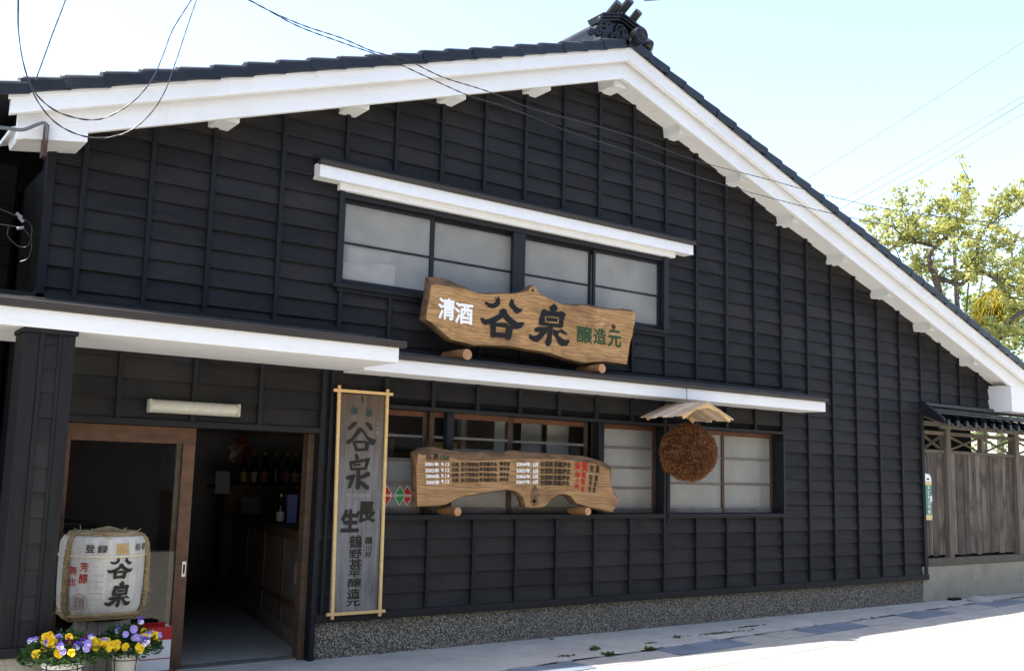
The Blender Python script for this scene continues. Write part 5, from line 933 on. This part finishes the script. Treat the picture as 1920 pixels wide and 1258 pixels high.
fb('top_rail', 11.845, 18, fy - .075, fy + .045, 2.2005, 2.26, M['fpost']) if False else None
for a, b in ((11.845, 12.349), (12.451, 14.099), (14.201, 15.899), (16.001, 18)): fb('top_rail', a, b, fy - .04, fy + .035, 2.09, 2.135, M['fpost'])
for px in (13.27, 15.05): fb('lattice_post', px, px + .05, fy - .03, fy + .03, 1.8955, 2.0895, M['fpost'])
for a, b in ((11.86, 12.345), (12.455, 13.265), (13.325, 14.095), (14.205, 15.045), (15.105, 15.895)):
    for k_, (p, q) in enumerate((((a, 1.90), (b - .06, 2.085)), ((a + .06, 1.90), (b, 2.085)), ((a, 2.085), (b - .06, 1.90)), ((a + .06, 2.085), (b, 1.90)))):
        y = fy - .012 + .012 * (k_ // 2); mb = MB(); mb.bar((p[0], y, p[1]), (q[0], y, q[1]), .010, .016, (0, 1, 0)); obj('lattice_bar', mb, M['fpost'], FE)
# coping roof
fb('coping_purlin', 11.80, 18, WY - .30, WY - .25, 2.150, 2.185, M['fpost']); fb('coping_beam', 11.86, 18, fy - .03, fy + .04, 2.201, 2.26, M['fpost'])
mb = MB(); mb.xprism([(WY - .34, 2.186), (WY + .12, 2.36), (WY + .12, 2.375), (WY - .34, 2.205)], 11.80, 18); obj('coping_boards', mb, M['fpost'], FE)
x = 11.81; pit = .2135
def coping_tile():
    mb = MB(); prof = []
    for j in range(13):
        t = j / 12; u = t * pit * 1.06; z = .030 * math.cos(2 * math.pi * min(1, t * 1.0) * .62) if t < .8 else .030 * math.cos(2 * math.pi * .62 * .8) + (t - .8) * .05
        prof.append((u, z))
    vs = []
    for y, dz in ((0, 0), (.16, .061), (.19, .055), (.36, .137)):
        vs += [(u, y, z + dz) for u, z in prof] + [(u, y, z + dz - .014) for u, z in prof]
    k = 13; fs = []
    for i in range(3):
        b = i * 2 * k
        fs += [(b + j, b + j + 1, b + 2 * k + j + 1, b + 2 * k + j) for j in range(k - 1)] + [(b + k + j, b + 3 * k + j, b + 3 * k + j + 1, b + k + j + 1) for j in range(k - 1)]
    fs += [(j, j + k, j + k + 1, j + 1) for j in range(k - 1)]
    mb.add(vs, fs)
    n = 10; c = (.022, -.006, .014); mb.add([(c[0] + .036 * math.cos(2 * math.pi * j / n), c[1], c[2] + .036 * math.sin(2 * math.pi * j / n)) for j in range(n)] + [(c[0] + .036 * math.cos(2 * math.pi * j / n), c[1] + .03, c[2] + .036 * math.sin(2 * math.pi * j / n)) for j in range(n)] + [(c[0] + .022 * math.cos(2 * math.pi * j / n), c[1] - .008, c[2] + .022 * math.sin(2 * math.pi * j / n)) for j in range(n)], [(j, (j + 1) % n, n + (j + 1) % n, n + j) for j in range(n)] + [(2 * n + j, 2 * n + (j + 1) % n, (j + 1) % n, j) for j in range(n)] + [tuple(range(2 * n, 3 * n))])
    return mb.mesh('coping_tile', M['tile'], False)
CT = coping_tile()
while x < 17.8: link('coping_tile', CT, FE, (x, WY - .37 + rf.uniform(-.004, .004), 2.212 + rf.uniform(-.003, .003))); x += pit
for i in range(3): fb('ridge_course', 11.80, 18, WY - .10 + .022 * i, WY - .044 if i < 9 else 0, 2.352 + i * .034, 2.380 + i * .034, M['tile'], .006)
mb = MB(); mb.tube([(11.80, WY - .06, 2.462), (18, WY - .06, 2.462)], .032, 10); obj('ridge_cap', mb, M['tile'], FE, smooth=True)
mb = MB(); mb.xprism([(WY - .36, 2.20), (WY - .02, 2.33), (WY - .02, 2.47), (WY - .12, 2.46), (WY - .36, 2.27)], 11.765, 11.80); obj('coping_end', mb, M['tile'], FE, bevel=.01)
fb('gap_shade_strip', 11.845, 18, fy + .03, fy + .045, .50, .70, M['core'], 0)  # dark strip added to block the sunlit yard behind the bottom gap
fb('aisle_shade_sheet', 11.82, 13.45, fy + .22, fy + .26, 0, 2.37, M['core'], 0)  # dark sheet added behind the lattice, standing in for the aisle's shade
fb('roof_hook', 12.86, 12.875, WY - .29, WY - .275, 2.07, 2.15, M['fpost'], 0)
# enamel sign on the fence
ES = thing('enamel_sign', (11.93, fy - .09, 1.0), 'narrow green and white enamel sign fixed to the fence beside the wall corner', 'sign')
ya = fy - .085
def pan(name, pts, m, y): n = len(pts); mb = MB(); mb.prism(pts, y, y + .006); obj(name, mb, m, ES)
pan('green_panel', [(11.80, 1.07), (11.93, 1.07), (11.94, 1.25), (11.935, 1.44), (11.80, 1.44)], M['sgreen'], ya); pan('cream_band', [(11.80, 1.005), (11.925, 1.005), (11.93, 1.0695), (11.80, 1.0695)], M['scream'], ya); pan('cream_band', [(11.80, 1.4405), (11.935, 1.4405), (11.935, 1.485), (11.80, 1.485)], M['scream'], ya)
pan('white_top', [(11.80, 1.4855), (11.935, 1.4855), (11.93, 1.53), (11.90, 1.565), (11.86, 1.58), (11.80, 1.585)], M['swhite'], ya); pan('small_mark', [(11.83, 1.505), (11.885, 1.505), (11.88, 1.52), (11.85, 1.53), (11.83, 1.52)], M['t_ink'], ya - .002)
pan('pale_tab', [(11.90, 1.235), (11.934, 1.235), (11.934, 1.305), (11.90, 1.305)], M['swhite'], ya - .002)
lettering(ES, [(c, 'white', 11.865, z, .056, .05, .03) for c, z in (('子', 1.405), ('ど', 1.348), ('も', 1.290), ('110', 1.230), ('の', 1.172), ('家', 1.110))], ya - .003)
# drain spout stone at the fence foot
mb = MB(); mb.lathe([(.16, -.02), (.155, .02), (.11, .055), (.02, .065)], (12.55, 7.0, 0), 14); tag(obj('drain_stone', mb, M['cover'], smooth=True), 'rounded concrete lump at the foot of the fence', 'stone')
mb = MB(); mb.box(12.25, 12.46, 7.19, 7.268, .0, .028); tag(obj('drain_hole', mb, M['core'], bevel=.01), 'dark drain opening at the foot of the fence', 'drain')

# ------------------------------------------------------------------ weeds and moss on the pavement
def weed(x, y, s, n, seed, label):
    rs = random.Random(seed); mb = MB()
    for i in range(n):
        a = rs.uniform(0, 6.283); d = Vector((math.cos(a), math.sin(a), rs.uniform(.25, 1.2))).normalized(); ln = s * rs.uniform(.4, 1); u = d.cross(Vector((0, 0, 1))).normalized() * ln * .22; c = Vector((x + rs.uniform(-.5, .5) * s, y + rs.uniform(-.25, .25) * s, .002)); mb.add([c, c + d * ln * .5 + u, c + d * ln - Vector((0, 0, ln * .2)), c + d * ln * .5 - u], [(0, 1, 2, 3)])
    tag(obj('weed', mb, M['weedleaf'], fix=False), label, 'weed', 'weeds on the pavement')
for i, (x, y, s, n, t) in enumerate(((5.77, 6.615, .07, 40, 'small green weed tuft in the middle of the pavement'), (5.67, 6.34, .075, 46, 'bright weed tuft at the gutter edge before the steel plate'), (6.18, 6.385, .07, 46, 'flat weed tuft at the gutter edge touching the steel plate'), (6.868, 6.747, .05, 26, 'small weed on the pavement between moss patches'), (5.775, 7.20, .04, 22, 'tiny weed against the pebbled foundation'))): weed(x, y, s, n, i + 40, t)
def moss(x, y, lx, ly, seed, label):
    rs = random.Random(seed); mb = MB()
    for i in range(int(40 * lx / .2) + 10):
        px, py_ = x + rs.gauss(0, .35) * lx, y + rs.gauss(0, .35) * ly + (px_ := 0); r = rs.uniform(.006, .016); k = 6; mb.add([(px + r * math.cos(2 * math.pi * j / k), py_ + r * math.sin(2 * math.pi * j / k), .001) for j in range(k)] + [(px, py_, r * .7)], [(j, (j + 1) % k, k) for j in range(k)])
    tag(obj('moss_patch', mb, M['moss'], fix=False), label, 'moss', 'moss on the pavement')
for i, (x, y, a, b, t) in enumerate(((5.377, 6.508, .10, .05, 'dark moss clump on the pavement nearest the entrance'), (6.445, 6.641, .09, .04, 'dark moss clump between two weeds'), (7.436, 6.75, .45, .06, 'long dark moss streak along the pavement crack'), (8.067, 6.90, .28, .04, 'thin moss streak nearest the wall'))): moss(x, y, a, b, i + 60, t)

# ------------------------------------------------------------------ neighbour on the entrance side
NS = thing('neighbour_shed', (.2, 8.1, 0), 'dark wooden shed wall beside the brewery corner', 'shed')
rn = random.Random(2)
for i in range(24):
    mb = MB(); mb.box(-2.6, 1.27, 7.98 + rn.uniform(0, .01), 8.02, i * .15 + .003, i * .15 + .147); obj('board', mb, M['core'], NS)
mb = MB(); mb.box(-2.6, 1.30, 8.03, 12, 0, 3.62); obj('shed_body', mb, M['core'], NS)
mb = MB(); mb.xprism([(7.0, 3.30), (12, 4.3), (12, 4.36), (7.0, 3.36)], -2.8, .93); obj('shed_shade_roof', mb, M['metal'], NS)  # overhanging roof added to keep the sun off the shed wall
mb = MB(); mb.box(-2.8, .93, 6.98, 7.02, 3.27, 3.37); obj('gutter', mb, M['edge'], NS)
mb = MB(); mb.box(1.02, 1.07, 7.5, 7.6, 0, 3.4); obj('shed_post', mb, M['fpost'], NS)
mb = MB(); mb.tube([(.6, 7.7, 0), (.6, 7.7, 1.4)], .16, 14); tag(obj('storage_drum', mb, M['fpost'], smooth=True, bevel=.02), 'dull brown drum in the dark passage behind the pillar', 'drum')
# conduit bracket and cables at the gable corner
CBK = thing('cable_bracket', (1.25, WY - .3, 3.41), 'rusty bracket with grey cable hooked over it at the eave corner', 'bracket')
mb = MB(); mb.box(1.236, 1.262, WY - .385, WY - .30, 3.415, 3.625); obj('angle_iron', mb, M['sash'], CBK)
mb = MB(); mb.tube(smooth_path([(.55, WY - .45, 3.46), (.80, WY - .44, 3.50), (.99, WY - .43, 3.53), (1.10, WY - .42, 3.545), (1.18, WY - .41, 3.60), (1.225, WY - .40, 3.625), (1.248, WY - .39, 3.60), (1.25, WY - .37, 3.50)], 5), .012, 8); obj('grey_cable', mb, M['cable'], CBK, smooth=True)
CLP = thing('cable_clamps', (1.2, WY - .05, 3.0), 'grey cable clamps and thin drop wires beside the gable corner', 'cable')
for (x, z, a) in ((1.185, 3.07, 35), (1.20, 3.045, 45), (1.20, 2.985, -20)):
    mb = MB(); d = Vector((math.cos(R(a)), 0, -math.sin(R(a)))) * .022; mb.tube([Vector((x, WY - .06, z)) - d, Vector((x, WY - .06, z)) + d], .011, 8); obj('clamp', mb, M['insul'], CLP, smooth=True)
for pts in ([(.5, WY - .2, 3.14), (.9, WY - .12, 3.11), (1.1, WY - .07, 3.08), (1.17, WY - .06, 3.06)], [(.5, WY - .2, 3.00), (.95, WY - .1, 2.985), (1.18, WY - .06, 2.99)], [(1.22, WY - .06, 3.05), (1.27, WY - .06, 3.0), (1.26, WY - .06, 2.88), (1.20, WY - .06, 2.86), (1.13, WY - .06, 2.92), (1.13, WY - .06, 2.98)], [(1.22, WY - .06, 2.98), (1.275, WY - .055, 2.92), (1.27, WY - .055, 2.80), (1.22, WY - .055, 2.76)]):
    mb = MB(); mb.tube(smooth_path(pts, 6), .0035, 6); obj('drop_wire', mb, M['blackcable'], CLP, smooth=True)

# ------------------------------------------------------------------ wires
def twin(name, pts, r, label, grp):
    t = thing(name, pts[0], label, 'wire', grp); sp = smooth_path(pts, 14); ac = 0
    for s in (0, 1):
        out = []; ac = 0
        for i, p in enumerate(sp):
            if i: ac += (p - sp[i - 1]).length
            q = ac * 2 * math.pi / .16 + s * math.pi; out.append(p + Vector((0, math.sin(q), math.cos(q))) * r * .9)
        mb = MB(); mb.tube(out, r, 6); obj('strand', mb, M['blackcable'], t, smooth=True)
twin('service_wire', WIRE_LOOP_A, .0026, 'slack twisted wire loop hanging over the eave corner, upper of two', 'slack service wires')
twin('service_wire', WIRE_LOOP_B, .0026, 'slack twisted wire loop hanging over the eave corner, lower of two', 'slack service wires')
twin('stay_wire', WIRE_STAY, .0038, 'short steep wire reaching down to the tile edge near the eave', 'stay wire')
twin('service_wire', WIRE_SPAN_A, .0025, 'long twisted wire crossing the whole gable, upper of two', 'long service wires')
twin('service_wire', WIRE_SPAN_B, .0025, 'long twisted wire crossing the whole gable, lower of two', 'long service wires')
mb = MB(); mb.tube([(6.46, 6.8, 6.06), (6.75, 6.9, 6.20), (7.1, 7.0, 6.36), (7.9, 7.2, 6.75)], .006, 6); tag(obj('ridge_wire', mb, M['blackcable']), 'thin wire leaving the ridge ornament into the sky', 'wire')
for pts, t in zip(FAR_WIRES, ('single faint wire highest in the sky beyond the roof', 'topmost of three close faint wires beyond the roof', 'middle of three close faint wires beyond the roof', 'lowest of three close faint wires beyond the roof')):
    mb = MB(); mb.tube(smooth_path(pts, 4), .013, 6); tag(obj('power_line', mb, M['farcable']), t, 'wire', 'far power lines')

# ------------------------------------------------------------------ trees and garden beyond the roof
def leaf_cloud(blobs, per, size, seed, m, name, parent, flat=.7, shape=None, droop=0.):
    rs = random.Random(seed); vs = []; fs = []
    for bx_, by_, bz_, br2 in blobs:
        clumps = [(Vector((rs.gauss(0, .5), rs.gauss(0, .5), rs.gauss(0, .45))) * br2) for _ in range(max(4, int(9 * br2 / .5)))]
        for i in range(int(per * br2 * br2)):
            c = Vector((bx_, by_, bz_)) + rs.choice(clumps) + Vector((rs.gauss(0, .16), rs.gauss(0, .16), rs.gauss(0, .14))) * br2
            d = Vector((rs.uniform(-1, 1), rs.uniform(-1, 1), rs.uniform(-1, .6) - droop)).normalized(); u = d.cross(Vector((rs.uniform(-1, 1), rs.uniform(-1, 1), rs.uniform(-1, 1)))).normalized(); ln = size * rs.uniform(.6, 1.25); wd = ln * flat * .5; k = len(vs)
            vs += [c, c + d * ln * .5 + u * wd, c + d * ln, c + d * ln * .5 - u * wd]; fs.append((k, k + 1, k + 2, k + 3))
    mb = MB(); mb.v = [tuple(v) for v in vs]; mb.f = fs; mb.m = [0] * len(fs); return obj(name, mb, m, parent, fix=False)
tb = BRANCHES[0][0][0]
TR = thing('spring_tree', (tb[0], tb[1], 0), 'tree with young yellow-green leaves and dark crooked branches beyond the roof', 'tree')
mb = MB(); rs = random.Random(6); tw = []
for pts, a, b in BRANCHES:
    p = smooth_path(pts, 5); n = len(p)
    if pts is BRANCHES[0][0]: p = [Vector((tb[0], tb[1], -.05)), Vector((tb[0] + .05, tb[1], 2.0))] + p; n = len(p)
    p = [q + Vector((rs.gauss(0, .012), rs.gauss(0, .012), rs.gauss(0, .012))) for q in p]
    a *= .62; b *= .62
    mb.tube(p, [a + (b - a) * i / (n - 1) for i in range(n)], 8)
    for i in range(2, n, 2):
        if pts is BRANCHES[0][0]: break
        d = Vector((rs.uniform(-1, 1), rs.uniform(-1, 1), rs.uniform(-.1, 1.2))).normalized(); ln = rs.uniform(.18, .48); q = [p[i], p[i] + d * ln * .5 + Vector((0, 0, .03)), p[i] + d * ln + Vector((rs.uniform(-.1, .1), 0, .12))]; mb.tube(q, [.014, .009, .004], 5); tw.append(q[-1]); tw.append(q[1])
fk = BRANCHES[1][0][0]; mb.lathe([(.047 * math.sin(R(t)), -.047 * math.cos(R(t))) for t in range(5, 180, 17)], fk, 10); obj('trunk', mb, M['branch'], TR, smooth=True)
leaf_cloud(LEAF_BLOBS + [(q.x, q.y, q.z, .20) for q in tw], 1150, .082, 12, M['leaf_young'], 'crown', TR)
GB = thing('garden_tree', (BACK_BLOBS[4][0], BACK_BLOBS[4][1], 0), 'dense green tree behind the yellow-leaved one', 'tree')
mb = MB(); g0 = BACK_BLOBS[4]; mb.tube([(g0[0] + 1, g0[1] + .5, -.05), (g0[0] + .9, g0[1] + .5, 2.2), (g0[0] + .7, g0[1] + .4, g0[2])], [.2, .15, .06], 8); obj('trunk', mb, M['branch'], GB, smooth=True)
leaf_cloud(BACK_BLOBS, 1100, .12, 13, M['leaf_green'], 'crown', GB)
m0 = MID_BLOBS[4]; MT = thing('pale_tree', (m0[0], m0[1], 0), 'pale green tree filling the gaps behind the crooked branches', 'tree')
mb = MB(); mb.tube([(m0[0] + .3, m0[1], -.05), (m0[0] + .2, m0[1], 3), (m0[0], m0[1], m0[2])], [.14, .1, .04], 8)
for q in MID_BLOBS: mb.tube([(m0[0] + .25, m0[1], 3.2), ((m0[0] + q[0]) / 2, (m0[1] + q[1]) / 2, (3.2 + q[2]) / 2 + .2), q[:3]], [.05, .03, .01], 6)
obj('trunk', mb, M['branch'], MT, smooth=True)
leaf_cloud(MID_BLOBS, 230, .09, 14, M['leaf_young'], 'crown', MT)
yb_ = YELLOW_BUSH; YB_ = thing('golden_cypress', (yb_[0], yb_[1], 0), 'golden weeping cypress glowing yellow among the green', 'tree')
mb = MB(); mb.tube([(yb_[0], yb_[1], -.05), (yb_[0], yb_[1], yb_[2] + .3)], [.12, .03], 8); obj('trunk', mb, M['branch'], YB_, smooth=True)
rs = random.Random(15); vs = []; fs = []
for i in range(4200):
    a = rs.uniform(0, 6.283); q = math.sqrt(rs.random()); h = rs.uniform(-.5, 1); r = yb_[3] * q * math.sqrt(max(.05, 1 - h * h)); p = Vector((yb_[0] + r * math.cos(a), yb_[1] + r * math.sin(a), yb_[2] + h * yb_[4])); ln = rs.uniform(.10, .28); d = Vector((math.cos(a) * .8 * q + rs.uniform(-.5, .5), math.sin(a) * .8 * q + rs.uniform(-.5, .5), -.8)).normalized(); u = d.cross(Vector((rs.uniform(-1, 1), rs.uniform(-1, 1), .2))).normalized() * rs.uniform(.010, .022); k = len(vs)
    vs += [p, p + d * ln * .4 + u, p + d * ln + Vector((0, 0, -.05)), p + d * ln * .4 - u]; fs.append((k, k + 1, k + 2, k + 3))
mb = MB(); mb.add(vs, fs); obj('crown', mb, M['leaf_gold'], YB_, fix=False)
SHB = thing('garden_shrub', (15.2, 9.6, 0), 'green shrub in the garden seen through the fence lattice', 'shrub')
mb = MB(); mb.tube([(15.2, 9.6, -.06), (15.2, 9.6, 1.6)], [.06, .02], 7); obj('stem', mb, M['branch'], SHB)
leaf_cloud([(16.2, 8.9, 1.9, .6), (17.2, 9.3, 1.7, .6), (17.0, 9.0, 2.3, .5), (15.7, 8.8, 2.3, .4), (14.9, 9.3, 1.5, .5), (15.4, 9.6, 1.9, .55), (15.9, 9.8, 1.5, .6), (14.6, 9.8, 2.0, .45), (15.3, 9.7, 1.0, .6), (16.4, 9.4, 1.9, .5)], 700, .07, 17, M['leaf_green'], 'foliage', SHB)

# ------------------------------------------------------------------ the house across the street (seen in the window glass)
OH = thing('facing_house', (10, -3, 0), 'brown boarded house across the street, reflected in the glass', 'house')
def hb(name, x0, x1, y0, y1, z0, z1, m): mb = MB(); mb.box(x0, x1, y0, y1, z0, z1); return obj(name, mb, m, OH)
hb('wall', -3, 26, -11, -3, -.02, 5.6, M['oppwall'])
mb = MB(); mb.xprism([(-2.2, 5.4), (-7, 7.4), (-11.8, 5.4), (-11.8, 5.55), (-7, 7.6), (-2.2, 5.57)], -3.8, 26.8); obj('roof', mb, M['opproof'], OH)
for x in (1, 5.5, 9, 13.5, 18): hb('window', x, x + 1.8, -3.0, -2.97, 1.0, 2.2, M['frostw']); hb('door', x + 2.2, x + 3.1, -3.0, -2.96, 0, 2.1, M['doorwood'])
mb = MB(); mb.xprism([(-2.2, 2.5), (-3, 2.75), (-3, 2.81), (-2.2, 2.56)], -3, 26); obj('porch_roof', mb, M['opproof'], OH)
